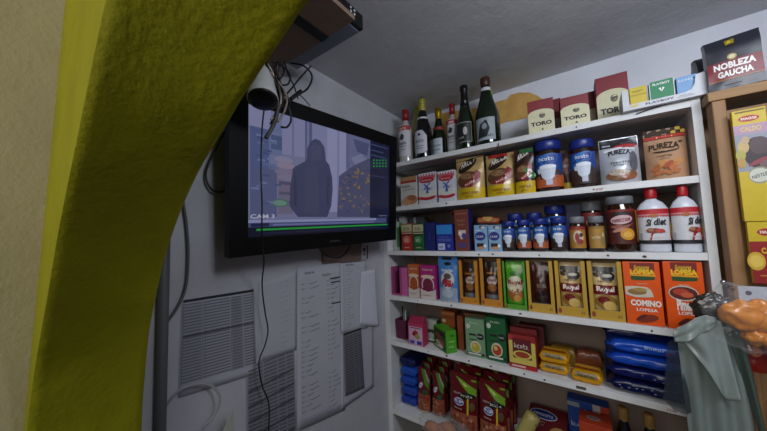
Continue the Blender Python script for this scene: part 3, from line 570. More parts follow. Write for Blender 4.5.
carton('gelatin_box', 'magenta jelly box on fourth board', 'box', (420, 265.5, 435.8, 297.8), 4, '#a01c6c', jelly('#a01c6c', '#6e1238'), d=.05, y=.01, group='jelly boxes on the fourth board')
pouch('dessert_pouch', 'light blue pouch with red and white picture on fourth board', 'pouch', (437, 257, 457.5, 301), 4, '#3f7ab8', [('r', .2, .93, .7, .99, '#14161c'), ('e', .5, .84, .18, .04, '#14161c'), ('r', .06, .0, .95, .30, '#8f9caf'), ('e', .5, .48, .34, .2, '#c4c2c6'), ('e', .4, .42, .2, .1, '#8f2428'), ('e', .62, .4, .18, .08, '#a02a2c'), ('e', .5, .56, .2, .07, '#5a4a48'), ('t', '~7', .5, .7, .6, .07, '#dfe6f0'), ('e', .5, .18, .3, .1, '#aab4c2')], d=.035, y=.012)
# yellow cut-out display cartons with a pouch or jar-like bag inside
def bag_inside(name, label, tloc, w, h, col, art, d=.03, group=None, gloss=.25, cat='pouch'):
    t = thing(name, label, cat, tloc, 0, group); pouch_at(t, w, h, d, col, art, 'stand', gloss); return t
def spice_art(): return [('r', 0, .0, 1, .24, ('#8f949c', dict(rough=.25, metal=.6))), ('r', .05, .85, .95, .98, '#2a1c14'), ('e', .5, .55, .34, .10, '#b9a8a0'), ('t', 'Royal', .5, .56, .5, .09, '#6a2020', {'bold': .03}), ('e', .5, .4, .3, .09, '#8d5a2a'), ('r', .1, .7, .9, .74, '#94682c')]
for lb, lb2, bx in (('orange cut-out display carton beside the light blue pouch', 'brown spice bag inside the orange carton beside the light blue pouch', (459, 260.5, 478, 302.3)), ('orange-yellow cut-out display carton beside the green carton', 'brown spice bag inside the orange-yellow carton beside the green carton', (480, 258.5, 501.8, 306))):
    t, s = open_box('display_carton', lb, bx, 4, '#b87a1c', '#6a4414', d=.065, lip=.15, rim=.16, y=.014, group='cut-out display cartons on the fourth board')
    bag_inside('spice_bag', lb2, (s.x, s.y+.033, s.z+.0016), s.w*.74, s.h*.93, '#3c1e10', spice_art(), .036, 'bags inside the display cartons')
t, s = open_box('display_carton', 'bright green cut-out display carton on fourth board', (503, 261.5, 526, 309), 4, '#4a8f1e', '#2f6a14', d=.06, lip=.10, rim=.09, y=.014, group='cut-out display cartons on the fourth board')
bag_inside('jelly_pouch', 'green powder pouch inside the bright green carton', (s.x, s.y+.026, s.z+.0016), s.w*.84, s.h*.97, '#4f9a24', [('r', .0, .0, 1, .12, '#3a7a18'), ('r', .1, .86, .9, .94, '#7ab84a'), ('e', .5, .74, .3, .06, '#2f6a14'), ('e', .5, .5, .46, .2, '#c9bda4'), ('t', 'Royal', .5, .55, .8, .13, '#8a2a2a', {'bold': .04}), ('e', .5, .3, .42, .14, '#9a5a2a'), ('e', .4, .42, .2, .06, '#d8cfa8'), ('e', .62, .22, .22, .07, '#b88a3a')], .036, 'bags inside the display cartons')
def royal(bg, dark): return [('r', 0, 0, 1, .16, ('#8f949c', dict(rough=.25, metal=.5))), ('r', .04, .84, .96, .93, dark), ('e', .62, .76, .3, .10, dark), ('e', .62, .77, .2, .03, '#b8b0a0'), ('e', .2, .8, .16, .06, '#3a2c22'), ('r', .02, .43, .98, .60, '#6e1a20'), ('t', 'Royal', .5, .52, .74, .12, '#e6dcd0', {'bold': .05}), ('e', .5, .30, .44, .13, '#8d6a2a'), ('e', .42, .33, .25, .07, '#6e1a20'), ('e', .62, .24, .26, .08, '#c9a85a'), ('r', .2, .66, .8, .68, '#7a5a2a')]
for lb, lb2, bx, col, art in (
    ('yellow cut-out display carton with the brown pouch', 'dark brown dessert pouch inside a yellow carton', (527, 261, 554, 313.5), '#3a1714', [('r', 0, 0, 1, .17, ('#77797e', dict(rough=.25, metal=.5))), ('t', 'ROYAL', .55, .52, .5, .08, '#8d7a70'), ('e', .5, .3, .36, .12, '#24100c'), ('r', .1, .84, .9, .93, '#54261e')]),
    ('yellow cut-out display carton in the middle, with the tan pouch', 'tan dessert pouch with dark red name band in the middle yellow carton', (555.5, 261, 587, 318.5), '#c4a468', royal('#c4a468', '#1c1a1c')),
    ('yellow cut-out display carton beside the orange spice boxes', 'tan dessert pouch in the yellow carton beside the orange spice boxes', (588.5, 261.5, 624, 323.5), '#c9b078', royal('#c9b078', '#1c1a1c'))):
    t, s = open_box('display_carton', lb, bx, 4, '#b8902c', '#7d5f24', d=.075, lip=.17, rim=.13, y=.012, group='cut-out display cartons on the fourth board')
    bag_inside('dessert_pouch', lb2, (s.x, s.y+.034, s.z+.0016), s.w*.76, s.h*.95, col, art, .042, 'bags inside the display cartons')
def lopesa(word, sc, pic):
    return [('r', .2, .86, .86, .985, '#7a1c14'), ('t', 'Sucesores', .52, .915, .42, .07, '#d8b41c', {'shear': .3}), ('t', 'LOPESA', .53, .84, .66, .085, '#e0bc1e', {'bold': .06}), ('p', [(.2,.775),(.86,.765),(.84,.72),(.5,.705),(.22,.71)], '#1f4a1c'), ('r', .2, .775, .88, .79, '#d8b41c'), ('t', '~11', .5, .655, .3, .025, '#e8b89a')]+pic+[
            ('t', word, .55 if sc > .7 else .58, .345 if sc > .7 else .36, sc, .10 if sc > .7 else .17, '#e6e0d8', {'bold': .05}), ('t', 'LOPESA', .57, .24, .56, .05, '#e6e0d8', {'bold': .02}), ('e', .55, .105, .3, .06, '#7a2a12', .1), ('e', .4, .12, .15, .03, '#5a1a0c', .3)]
OR = ('#e05410', dict(rough=.35))
carton('spice_box', 'orange spice box marked COMINO beside the yellow carton', 'box', (624, 262, 662.5, 326.5), 4, OR, lopesa('COMINO', .82, [('p', [(.02,.47),(.02,.60),(.3,.61),(.62,.60),(.72,.56),(.78,.45),(.6,.44),(.3,.43)], '#c9bfae'), ('e', .34, .52, .26, .05, '#8d6a3a'), ('e', .42, .555, .2, .03, '#a88a4a')]), d=.06, y=.010, group='orange spice boxes on the fourth board', rz=.03)
carton('spice_box', 'orange spice box marked Pimenton against the right side panel', 'box', (664.5, 261.5, 706, 330), 4, OR, lopesa('Pimentón', .62, [('e', .46, .53, .38, .115, '#c4b4a8'), ('e', .46, .53, .35, .095, '#5a1c14'), ('e', .4, .55, .2, .05, '#b03a24'), ('e', .55, .51, .16, .04, '#c45a3a')]), d=.06, y=.010, group='orange spice boxes on the fourth board', rz=.03)

# ------------------------------------------------------------------ fifth board
s = spot((394.5, 319.5, 407, 344), 5, .05, .05); cup = thing('utensil_cup', 'purple square cup in the left corner of fifth board', 'cup', s.loc)
m = MB(); w_, h_ = s.w/2, s.h
for a, b in (((-w_, -w_), (w_, -w_)), ((w_, -w_), (w_, w_)), ((w_, w_), (-w_, w_)), ((-w_, w_), (-w_, -w_))):
    q = 1.0; m.add([(a[0]*.86, a[1]*.86, 0), (b[0]*.86, b[1]*.86, 0), (b[0], b[1], h_), (a[0], a[1], h_), (a[0]*.8, a[1]*.8, .002), (b[0]*.8, b[1]*.8, .002), (b[0]*.94, b[1]*.94, h_), (a[0]*.94, a[1]*.94, h_)], [(0,1,2,3), (7,6,5,4), (3,2,6,7)], '#5a1638')
m.add([(-w_*.8, -w_*.8, .002), (w_*.8, -w_*.8, .002), (w_*.8, w_*.8, .002), (-w_*.8, w_*.8, .002)], [(0,1,2,3)], '#5a1638'); m.build('cup_body', cup)
for k, (dx, dy, tx, ty, hh, col, lb) in enumerate(((-.006, 0, -.002, .006, .165, '#16161a', 'black pen standing in the purple cup'), (.006, .006, .004, 0, .145, '#b8b8bc', 'grey plastic stick leaning in the purple cup'), (-.001, .009, -.010, .01, .135, '#c4c4c8', 'short white plastic stick in the purple cup'))):
    tag(MB().tube([(0, 0, .004), (tx, ty, hh)], .0035, col, sub=1).build('pen', loc=(s.loc[0]+dx, s.loc[1]+dy, s.z)), lb, 'pen', 'sticks in the purple cup')
# pink seed box with gable roof
t, s = carton('pink_box', 'pink gable-topped box with white picture panel on fifth board', 'box', (408, 324, 423.5, 346.5), 5, '#b03058', [('r', .06, .02, .94, .86, '#c9a0b8'), ('r', .15, .78, .85, .82, '#3a2830'), ('e', .5, .55, .16, .16, '#a02a30'), ('e', .62, .42, .14, .12, '#93943a'), ('e', .36, .52, .08, .08, '#5a2026'), ('r', .12, .06, .42, .22, '#3a4aa0'), ('r', .58, .06, .88, .22, '#26368f')], d=.05)
w2 = s.w/2; MB().add([(-w2, -.025, 0), (w2, -.025, 0), (w2, .025, 0), (-w2, .025, 0), (-w2*.9, .006, .03), (w2*.9, .006, .03), (-w2*.9, .01, .03), (w2*.9, .01, .03)], [(0,1,5,4), (2,3,6,7), (1,2,7,5), (3,0,4,6), (4,5,7,6)], '#96284a').build('gable_top', t, loc=(0, 0, s.h+.0004))
carton('sachet_box', 'small dark green and white box behind the bright green box', 'box', (425, 320, 437, 347.5), 5, '#2c4a34', [('r', 0, .58, 1, 1, '#a9aca6'), ('e', .5, .3, .35, .14, '#a8b0a8'), ('r', .1, .08, .9, .16, '#c8ccc8')], d=.04, y=.085, top='#a9aca6')
t, s = carton('sachet_box', 'bright green box with food picture, set at an angle', 'box', (434, 329, 451.5, 357), 5, '#357a17', [('r', .05, .08, .95, .92, '#24480f'), ('e', .4, .62, .3, .14, '#6a4a34'), ('e', .7, .76, .22, .09, '#16181a'), ('e', .62, .36, .26, .14, '#8a4a34'), ('e', .35, .3, .2, .12, '#9aa08a'), ('e', .56, .2, .2, .08, '#c8b8a8'), ('r', .1, .1, .7, .15, '#c8ccc0')], d=.055, rz=-.62, side='#4a9a22', top='#4fa024', fit=1.3, y=.02,
              side_art=[('r', .2, .5, .8, .54, '#9ac87a'), ('t', '~4', .5, .3, .5, .1, '#c8e0b0'), ('e', .6, .78, .2, .05, '#2c6a14')])
carton('sachet_box', 'orange-brown box resting high behind the bright green box', 'box', (441.5, 311.5, 455.5, 347), 5, '#9a4f1c', [('r', .05, .9, .95, .96, '#b8763c'), ('e', .2, .7, .16, .05, '#c8b890'), ('r', .1, .8, .9, .83, '#7a3a14')], d=.05, y=.11)
carton('sachet_box', 'narrow orange-brown box beside the pale green seasoning box', 'box', (457.5, 316, 463.5, 352), 5, '#8a4218', d=.06, y=.07)
def season(c, pic): return [('e', .16, .80, .11, .065, '#bcc6b8'), ('t', '~5', .5, .9, .5, .05, '#c8d4c4'), ('r', .2, .56, .55, .61, '#141a16'), ('e', .78, .56, .19, .085, '#101418'), ('t', '~5', .78, .565, .26, .05, '#cfd4cc'), ('r', .2, .44, .6, .47, '#1c281e'), ('e', .52, .27, .28, .16, '#c8c2a4'), ('e', .52, .26, .22, .12, pic), ('e', .46, .3, .1, .05, '#d0b060'), ('r', .04, .05, .96, .12, '#14281a'), ('r', .1, .065, .8, .105, '#c8ccc0')]
carton('seasoning_box', 'pale green seasoning box with yellow food picture', 'box', (465.5, 319.5, 484.8, 357), 5, '#6f9470', season('#6f9470', '#a8a030'), d=.05, group='seasoning boxes on the fifth board', top='#7d9a7c')
carton('seasoning_box', 'dark green seasoning box with red food picture', 'box', (486, 318, 506.5, 361.5), 5, '#12582c', season('#12582c', '#a83a22'), d=.05, group='seasoning boxes on the fifth board', top='#1a6a38')
carton('sachet_box', 'plain brown box behind the pale green seasoning box', 'box', (464, 314.5, 486, 352), 5, '#75502f', d=.04, y=.10)
t, s = carton('broth_box', 'red and yellow broth box beside the dark green box', 'box', (508.5, 336, 536.5, 369), 5, '#8d1d1c', [('p', [(0,.14),(.2,.62),(.2,.95),(.04,.98),(0,.9)], '#b03030'), ('r', .02, .14, .98, .82, '#c9b958'), ('r', .16, .3, .84, .9, '#5e1418'), ('t', '~5', .5, .68, .56, .15, '#d8c8c0', {'bold': .03}), ('e', .5, .42, .34, .13, '#c9b958'), ('e', .5, .42, .26, .09, '#9a3a20'), ('r', 0, 0, 1, .13, '#a01a20'), ('r', .1, .04, .6, .09, '#d0b8a8')], d=.06, top='#7a1c1c')
MB().box(-s.w/2, s.w/2, .012, .03, s.h, s.h+.018, '#6d1618').build('raised_back_flap', t)
carton('broth_box', 'plain dark red box behind the red and yellow broth box', 'box', (519, 326, 545, 362), 5, '#541416', d=.05, y=.115)
# noodle bricks in yellow film
YL = '#cf930f'
def brick(lb, bx, zoff=0, y=None, col=YL, h=None, group='yellow noodle packs on the fifth board', rz=0, d=.085, dark=False):
    xl, yt, xr, yb = bx; zb = Z[5]+zoff; y = at_z((xl+xr)/2, yb, zb).y if y is None else y; y = max(.006, y)
    ym = (yt+yb)/2; a = at_y(xl, ym, y); b = at_y(xr, ym, y); hh = h or max(.02, at_y((xl+xr)/2, yt, y).z-zb)
    t = thing('noodle_pack', lb, 'pack', ((a.x+b.x)/2, y+d/2, zb), rz, group); 
    pillow(t, (b.x-a.x)*.97, d, hh, col, [] if dark else [('r', .16, .30, .84, .62, '#8d7a50'), ('t', '~5', .5, .46, .52, .24, '#4a3c20', {'bold': .02}), ('r', .1, .8, .9, .95, '#8a3a1c')])
    return t, hh
t, h1 = brick('yellow noodle pack, lower of the left pair', (538.5, 363, 569.5, 374.5), h=.038)
brick('yellow noodle pack, upper of the left pair', (538, 349, 569, 362), .0385, h=.040, y=t.location.y-.0425)
brick('brown-topped noodle pack lying behind the left yellow pair', (547, 340, 577, 358), .0, h=.075, y=.13, col='#7d5c20', d=.07, dark=True)
t, h1 = brick('single yellow noodle pack in front of the right pile', (570.5, 366, 604, 384.5), h=.042, rz=-.06)
brick('red-brown noodle pack lying behind the single yellow pack', (574.5, 349, 604, 368), 0, h=.078, y=.125, col='#6e3a20', d=.07, dark=True)
# blue bags stacked at the right
def bluebag(lb, x0, x1, y, zoff, h, d, col, art, group='blue bags stacked on the fifth board', rz=0):
    t = thing('blue_bag', lb, 'bag', ((x0+x1)/2, y+d/2, Z[5]+zoff), rz, group); pillow(t, x1-x0, d, h, col, art, gloss=.22); return t
xa = at_y(606, 375, .02).x; xb = W-.004
DK = '#0f1440'; BL = '#1440a8'
spk = [('e', random.uniform(.1, .9), random.uniform(.1, .5), .012, .03, '#8a92b8') for _ in range(14)]
bluebag('dark navy bag at the bottom of the blue stack', xa, xb, .012, 0.0007, .046, .2, DK, spk)
bluebag('dark navy bag second from the bottom of the blue stack', xa+.004, xb, .016, .0475, .040, .2, '#121a58', spk[:6])
bluebag('bright blue bag third from the bottom of the blue stack', xa+.006, xb, .014, .0885, .041, .2, BL, [('r', .05, .3, .95, .4, '#2a5ac0')])
bluebag('bright blue bag with pale lettering near the top of the stack', xa+.010, xb-.01, .02, .1305, .042, .19, '#1848b0', [('t', '~7', .55, .42, .3, .2, '#9ab4e0'), ('e', .62, .2, .02, .06, '#b8303a')])
bluebag('navy bag crumpled on the very top of the blue stack', xa+.002, xb-.03, .05, .1735, .032, .15, '#0e1648', [])

# ------------------------------------------------------------------ lowest board
for k, (lb, zo, col) in enumerate((('blue bag at the bottom of the small stack in the left corner', 0, '#16369a'), ('blue bag second from the bottom in the left corner stack', .05, '#1a409c'), ('blue bag third from the bottom in the left corner stack', .1, '#1a46a8'), ('blue bag fourth from the bottom in the left corner stack', .15, '#1c4cb0'), ('navy bag on top of the left corner stack', .2, '#0f1a50'))):
    t = thing('blue_bag', lb, 'bag', (.056+.004*((k*3) % 2), .14, Z[6]+zo+.0005), 0, 'blue bags stacked in the left corner'); pillow(t, .098 if k < 4 else .105, .15, .049, col, [], gloss=.25)
REDP = '#5c1016'
def nuts(): return [('r', .02, .04, .98, .40, '#8d4a34')]+[('e', random.uniform(.12, .88), random.uniform(.07, .37), .07, .025, random.choice(['#a86a4c', '#7a3324', '#b8805c'])) for _ in range(20)]+[('p', [(.3,.97),(.55,.97),(.95,.66),(.95,.52),(.7,.62)], '#4f7a2c'), ('p', [(.5,.97),(.62,.97),(.97,.74),(.97,.66)], '#93a07a'), ('e', .36, .60, .18, .06, '#c8c4cc', .2), ('t', '~7', .36, .6, .3, .05, '#28307a'), ('e', .72, .46, .2, .06, '#2c4a2c'), ('r', .1, .0, .9, .04, '#b8a88a')]
k = 0
for col, (xl, xr) in (('left', (413.5, 427.5)), ('right', (428.5, 441.5))):
    for j, nm in enumerate(('front', 'second', 'rear')):
        s = spot((xl, 369, xr, 417), 6, .045+.052*j, .04); t = thing('peanut_pouch', '%s red pouch with nut picture in the %s narrow row beside the blue stack' % (nm, col), 'pouch', (s.x+.02*j, .08+.055*j, s.z+.003), 0, 'narrow red pouches on the lowest board', rot=(-.06, 0, 0))
        pouch_at(t, min(s.w, .075), .205+.006*j, .045, REDP, nuts(), 'stand', .25)
def mix(): return [('r', .02, .03, .98, .34, '#8d5138')]+[('e', random.uniform(.1, .9), random.uniform(.06, .34), .05, .026, random.choice(['#b0765a', '#7d3524', '#c09070', '#a05a3c'])) for _ in range(30)]+[('p', [(.22,.93),(.42,.9),(.98,.78),(.98,.66),(.7,.70),(.45,.8)], '#6d9a1f'), ('p', [(.3,.9),(.5,.86),(.75,.79),(.6,.78)], '#c4cc78'), ('r', .8, .9, .98, .93, '#7a9a2c'), ('e', .66, .64, .3, .055, '#101410', .05), ('t', '~5', .66, .64, .42, .05, '#c8c8b8'), ('e', .38, .52, .19, .065, '#b9bccb'), ('e', .38, .52, .165, .05, '#22328c'), ('t', '~4', .38, .52, .2, .04, '#dfe2ee'), ('t', '~7', .3, .66, .26, .04, '#c0a8a0', {'shear': .3}), ('r', .68, .34, .74, .6, '#c8a81c'), ('e', .84, .48, .1, .07, '#5a4a2c'), ('t', '~7', .36, .41, .3, .03, '#c0a8a0')]
for col, bx in (('left', (447, 366, 476, 425)), ('right', (476.5, 370, 505, 434))):
    for j, nm in enumerate(('front', 'second', 'third', 'rear')):
        s = spot(bx, 6, .02, .045); t = thing('snack_bag', '%s dark red snack bag with green flash in the %s wide row' % (nm, col), 'bag', (s.x, .037+.061*j, s.z+.004), 0, 'wide red snack bags on the lowest board', rot=(-.10, 0, 0))
        pouch_at(t, s.w*.98, min(.245, s.h)+.008*j, .05, REDP, mix(), 'stand', .22)
# bread bag lying in front
def bread_bag():
    c = at_z(445, 428, Z[6]+.03); t = thing('bread_bag', 'clear bag of orange-brown bread rolls lying in front of the red bags', 'bag', (c.x, max(.0, c.y)-.055, Z[6]+.001)); m = MB()
    for q, (dx, dy, dz, r) in enumerate(((-.05, 0, .028, .03), (.01, .008, .032, .034), (.065, -.004, .028, .03), (.03, .0, .055, .025))):
        def ball(u, v): a = 2*pi*u; b = pi*v-pi/2; k = r*(1+.1*noise.noise(Vector((cos(a)*2+q, sin(a)*2, b*2)))); return (dx+k*1.25*cos(a)*cos(b), dy+k*.8*sin(a)*cos(b), dz+k*.85*sin(b))
        m.grid(ball, 18, 10, ('#a8642c', dict(rough=.6, vary=.35, scale=25)))
    m.build('bread_rolls', t); f = MB()
    def film(u, v): a = 2*pi*u; b = pi*v-pi/2; k = 1+.16*noise.noise(Vector((cos(a)*3, sin(a)*3, b*4))); return (.01+.125*k*cos(a)*cos(b), .055*k*sin(a)*cos(b), .046+.045*sin(b)*k)
    f.grid(film, 28, 16, FILM); f.build('clear_film', t)
FILM = mat('#c8ccd0', rough=.08, vary=.02, alpha=.16, coat=.3)
bread_bag()
# yellowish long pack, dark red box, blue/white and orange boxes, bottles
ax = Vector((.075, .03, .15)).normalized(); RL = .088
t = thing('biscuit_roll', 'pale yellow biscuit roll leaning beside the dark red box', 'pack', (.582, .016, Z[6]+.0145)); t.rotation_euler = ax.to_track_quat('Z', 'Y').to_euler()
body = MB().lathe([(.012, 0), (.026, .002), (.0275, .02), (.0275, RL), (.0275, 2*RL-.02), (.026, 2*RL-.002), (.012, 2*RL)], ('#a89a58', dict(rough=.4, vary=.25, scale=30)), 22).build('wrapper', t)
MB().art(cyl(.0278, .01, 2*RL-.01, 1.3), [('e', .5, .72, .3, .05, '#7d6f38'), ('t', '~9', .5, .45, .6, .1, '#6a5a30', {'rot': 1.2}), ('r', 0, .9, 1, .94, '#8a7d44'), ('r', 0, .06, 1, .1, '#8a7d44')], .0012).build('front_print', body)
t = thing('cracker_box', 'dark red box with blue oval lying tilted at the bottom edge of photo', 'box', (.688, .100, Z[6]+.0012), 0, rot=(radians(17), 0, 0))
body = MB().box(-.072, .072, 0, .155, 0, .075, '#5e1216').build('carton', t, .002)
MB().art(lambda u, v, o: ((u-.5)*.144, v*.155, .075+o), [('e', .40, .70, .36, .17, '#b0b4c4', -.06), ('e', .40, .70, .33, .14, '#1c2a6c', -.06), ('t', '~10', .40, .70, .52, .11, '#d4d8e4', {'bold': .03, 'rot': -.06}), ('t', '~10', .3, .44, .34, .05, '#b89a94'), ('t', '~7', .3, .36, .3, .04, '#b89a94'), ('e', .82, .2, .22, .2, '#a87c46'), ('r', .03, .05, .97, .1, '#7a1c20')]).build('front_print', body)
t = thing('cracker_box', 'blue, white and red box standing behind the orange-red box', 'box', (.833, .235, Z[6]+.0007)); body = MB().box(-.07, .07, -.03, .03, 0, .19, '#1c3f8c').build('carton', t, .001)
MB().art(flat(.14, .19, .06), [('r', 0, .86, .3, .95, '#8d9096'), ('r', .62, 0, .8, 1, '#a8a4a4'), ('r', .8, 0, 1, 1, '#a83a22'), ('e', .45, .78, .06, .09, '#5a86c4'), ('t', '~7', .32, .5, .5, .1, '#c0c8dc')]).build('front_print', body)
t = thing('cracker_box', 'orange-red box in front of the blue, white and red box', 'box', (.858, .125, Z[6]+.0007)); body = MB().box(-.05, .05, -.045, .045, 0, .178, '#b03c1c').build('carton', t, .001)
MB().art(lambda u, v, o: ((u-.5)*.1, -.045+v*.09, .178+o), [('e', .45, .5, .22, .18, '#a88a8c'), ('t', '~5', .45, .5, .25, .16, '#5a1c14')]).art(flat(.1, .178, .09), [('e', .5, .75, .3, .1, '#c8a08c'), ('t', '~5', .5, .75, .4, .09, '#5a1c14'), ('r', .1, .3, .9, .4, '#8a2a14')]).build('front_print', body)
for lb, px, py in (('dark sauce bottle with tan cap beside the cracker boxes', 622.5, 407), ('dark sauce bottle with tan cap below the blue bag stack', 648.5, 414)):
    p = at_y(px, py, .12); t = thing('sauce_bottle', lb, 'bottle', (p.x, .12, Z[6]+.0007), 0, 'sauce bottles on the lowest board'); hh = p.z-Z[6]; r = .029
    MB().lathe([(r*.95, 0), (r, .005), (r, hh*.52), (r*.8, hh*.64), (r*.46, hh*.8), (r*.44, hh*.86)], BLACKG, 24).build('bottle_glass', t)
    MB().lathe([(r*.55, hh*.83), (r*.57, hh*.84), (r*.55, hh*.975), (r*.45, hh), (r*.1, hh)], ('#8d6a34', dict(rough=.5)), 20).build('cap', t)
    MB().art(cyl(r*1.01, hh*.12, hh*.5, 1.1), [('r', 0, 0, 1, 1, '#26221f'), ('e', .5, .5, .25, .25, '#7a7a80')], .0006).build('paper_label', t)

# ------------------------------------------------------------------ light-wood rack at the right with the hanging seasoning cartons
pine = wood('pine_wood', '#a37b4f', '#7a5733', 'Z'); pine2 = wood('pine_wood_crosswise', '#a8814f', '#7d5a34', 'X')
px0 = at_y(717, 150, -.055).x; px1 = at_y(732, 150, -.055).x; RX = px0
ra = thing('wooden_rack', 'pine rack at the right of the white shelves', 'rack', (RX, 0, 0))
MB().box(0, px1-px0, -.055, -.005, 0, 1.984, pine).build('post', ra, .003)
MB().box(-.006, .44, -.056, -.002, 1.985, 2.012, pine2).build('front_rail', ra, .002)
MB().box(1.194-RX, .44, -.0015, .21, 1.985, 2.012, pine2).build('top_board', ra, .002)
MB().box(px1-px0+.001, .379, -.040, -.02, 0, 1.955, wood('pine_panel', '#8f6b42', '#6d4d2c', 'Z')).build('front_panel', ra, .001)
MB().box(.38, .43, -.055, -.02, 0, 1.984, pine).build('post', ra, .003)
MB().box(1.2-RX, 1.24-RX, .15, .20, 0, 1.984, pine).build('post', ra, .003)
def hang_carton(lb, corners_top, ztop, zbot, art, col, yy=-.072):
    xl, xr = corners_top; d = .014; t = thing('seasoning_carton', lb, 'carton', ((xl+xr)/2, yy, zbot), 0, 'seasoning cartons hanging on the pine rack'); w_ = xr-xl; h = ztop-zbot
    body = MB().box(-w_/2, w_/2, -d/2, d/2, 0, h, col).build('carton', t, .0015); MB().art(flat(w_, h, d), art).build('front_print', body)
a = at_y(731, 112, -.079); b = at_y(765.5, 105, -.079); m_ = at_y(742, 222, -.08); bt = at_y(750, 283, -.08)
maggi = lambda x, y, w_, h: [('e', x, y, w_*.5+.03, h, '#c9a41c'), ('e', x, y, w_*.5, h*.82, '#a01820'), ('t', 'MAGGI', x, y, w_*.72, h*.7, '#e0c8b4', {'bold': .05})]
YM = '#c2a716'
hang_carton('yellow seasoning carton with purple band and meal photo, upper of the two', (a.x, b.x), a.z, m_.z+.001,
    maggi(.48, .915, .62, .034)+[('r', .0, .775, 1, .862, '#a8869c'), ('t', 'CALDO', .5, .82, .6, .045, '#d0b45c', {'bold': .03}), ('r', 0, .44, 1, .775, '#8a8c98'), ('e', .62, .6, .42, .14, '#2e2226'), ('e', .7, .66, .3, .08, '#4a3438'), ('e', .84, .5, .22, .05, '#6a5452'), ('e', .22, .66, .17, .055, '#c0a06a'), ('e', .12, .59, .15, .05, '#a8a04a'), ('e', .12, .52, .13, .045, '#b08a48'), ('e', .3, .72, .12, .035, '#b89a74'), ('e', .6, .52, .3, .02, '#8d3440', .1), ('r', 0, .0, 1, .44, YM), ('e', .58, .40, .32, .075, '#8d8d78'), ('e', .58, .40, .29, .06, '#c4c4b4'), ('t', 'NESTLÉ', .58, .40, .44, .038, '#3a3a38', {'rot': .06}), ('r', .1, .975, .95, .985, '#6a5a18')], YM)
hang_carton('red-bottomed seasoning carton hanging below the yellow one', (a.x+.003, b.x+.003), m_.z-.001, bt.z,
    [('r', 0, .68, 1, 1, YM)]+maggi(.55, .83, .6, .075)+[('r', 0, 0, 1, .68, '#8d1518'), ('t', 'CARNE', .62, .53, .62, .1, '#c9a41c', {'bold': .05}), ('e', .14, .36, .26, .15, '#c9a030'), ('e', .14, .36, .2, .1, '#d8b850'), ('r', .2, .12, .96, .135, '#c08a3c'), ('t', 'CALDO', .6, .06, .5, .05, '#c08a3c')], YM)

# mate herb bags on the rack
def yerba(lb, box, y, rz, front=True):
    p = at_y(box[0], (box[1]+box[3])/2, y); q = at_y(box[2], (box[1]+box[3])/2, y); h = at_y((box[0]+box[2])/2, box[1], y).z-2.0125; d = .075
    t = thing('herb_bag', lb, 'bag', ((p.x+q.x)/2, y+d/2, 2.0125), rz, 'black herb bags on the pine rack'); w_ = (q.x-p.x)*.99; m = MB(); BK = ('#20212c', dict(rough=.35, vary=.2, scale=25))
    def S(u, v, o):
        tp = 1-.55*max(0, (v-.78)/.22)**1.2; bl = .004*sin(pi*u)*sin(pi*min(1, v/.85)); wr = .0018*noise.noise(Vector((u*4, v*5, w_*40)))
        return ((u-.5)*w_*(1-.02*sin(pi*v)+.02*(v > .97)), -d/2*tp-bl-o+wr, v*h)
    m.grid(lambda u, v: S(u, v, 0), 12, 14, BK); m.grid(lambda u, v: (lambda p: (p[0], -p[1], p[2]))(S(u, v, 0)), 12, 14, BK, flip=True)
    for e in (0, 1): m.grid(lambda u, v: (lambda p: (p[0]+(.003 if e else -.003)*sin(pi*u), p[1]+(-2*p[1])*u, p[2]))(S(e, v, 0)), 6, 14, BK, flip=(e == 0))
    m.add([S(0, 1, 0), S(1, 1, 0), (S(1, 1, 0)[0], -S(1, 1, 0)[1], h), (S(0, 1, 0)[0], -S(0, 1, 0)[1], h)], [(0,1,2,3)], BK); body = m.build('paper_bag', t)
    if front:
        MB().art(S, [gl(a, .4) for a in [('r', 0, .17, 1, .52, '#741c22'), ('r', 0, .165, 1, .185, '#8d5a2c'), ('t', 'NOBLEZA', .5, .425, .76, .12, '#e4dfda', {'bold': .045}), ('t', 'GAUCHA', .5, .275, .64, .115, '#e4dfda', {'bold': .045}), ('e', .47, .565, .09, .055, '#a8944a'), ('e', .47, .565, .06, .035, '#c9c0a0'), ('p', [(.38,.80),(.54,.81),(.56,.92),(.38,.91)], '#8d7a1c'), ('p', [(.41,.83),(.5,.86),(.45,.9)], '#c4b030'), ('r', .3, .08, .6, .1, '#55565c')]], .0009).build('front_print', body)
yerba('black herb bag with red band lettered NOBLEZA GAUCHA on the pine rack', (709, 31, 767, 86), -.05, -.16)
yerba('plain black herb bag behind the red-banded one, near the white tray', (697, 52, 735, 84), .075, .0, False)
p = at_y(763.5, 40, .0)
t = thing('yellow_pack', 'yellow packet at the right edge beside the black herb bag', 'pack', (p.x+.06, -.01, 2.0125)); pouch_at(t, .11, at_y(767, 37, -.02).z-2.0125, .05, '#b8a410', [('r', .1, .1, .9, .4, '#9a8a10')], 'stand', .3)

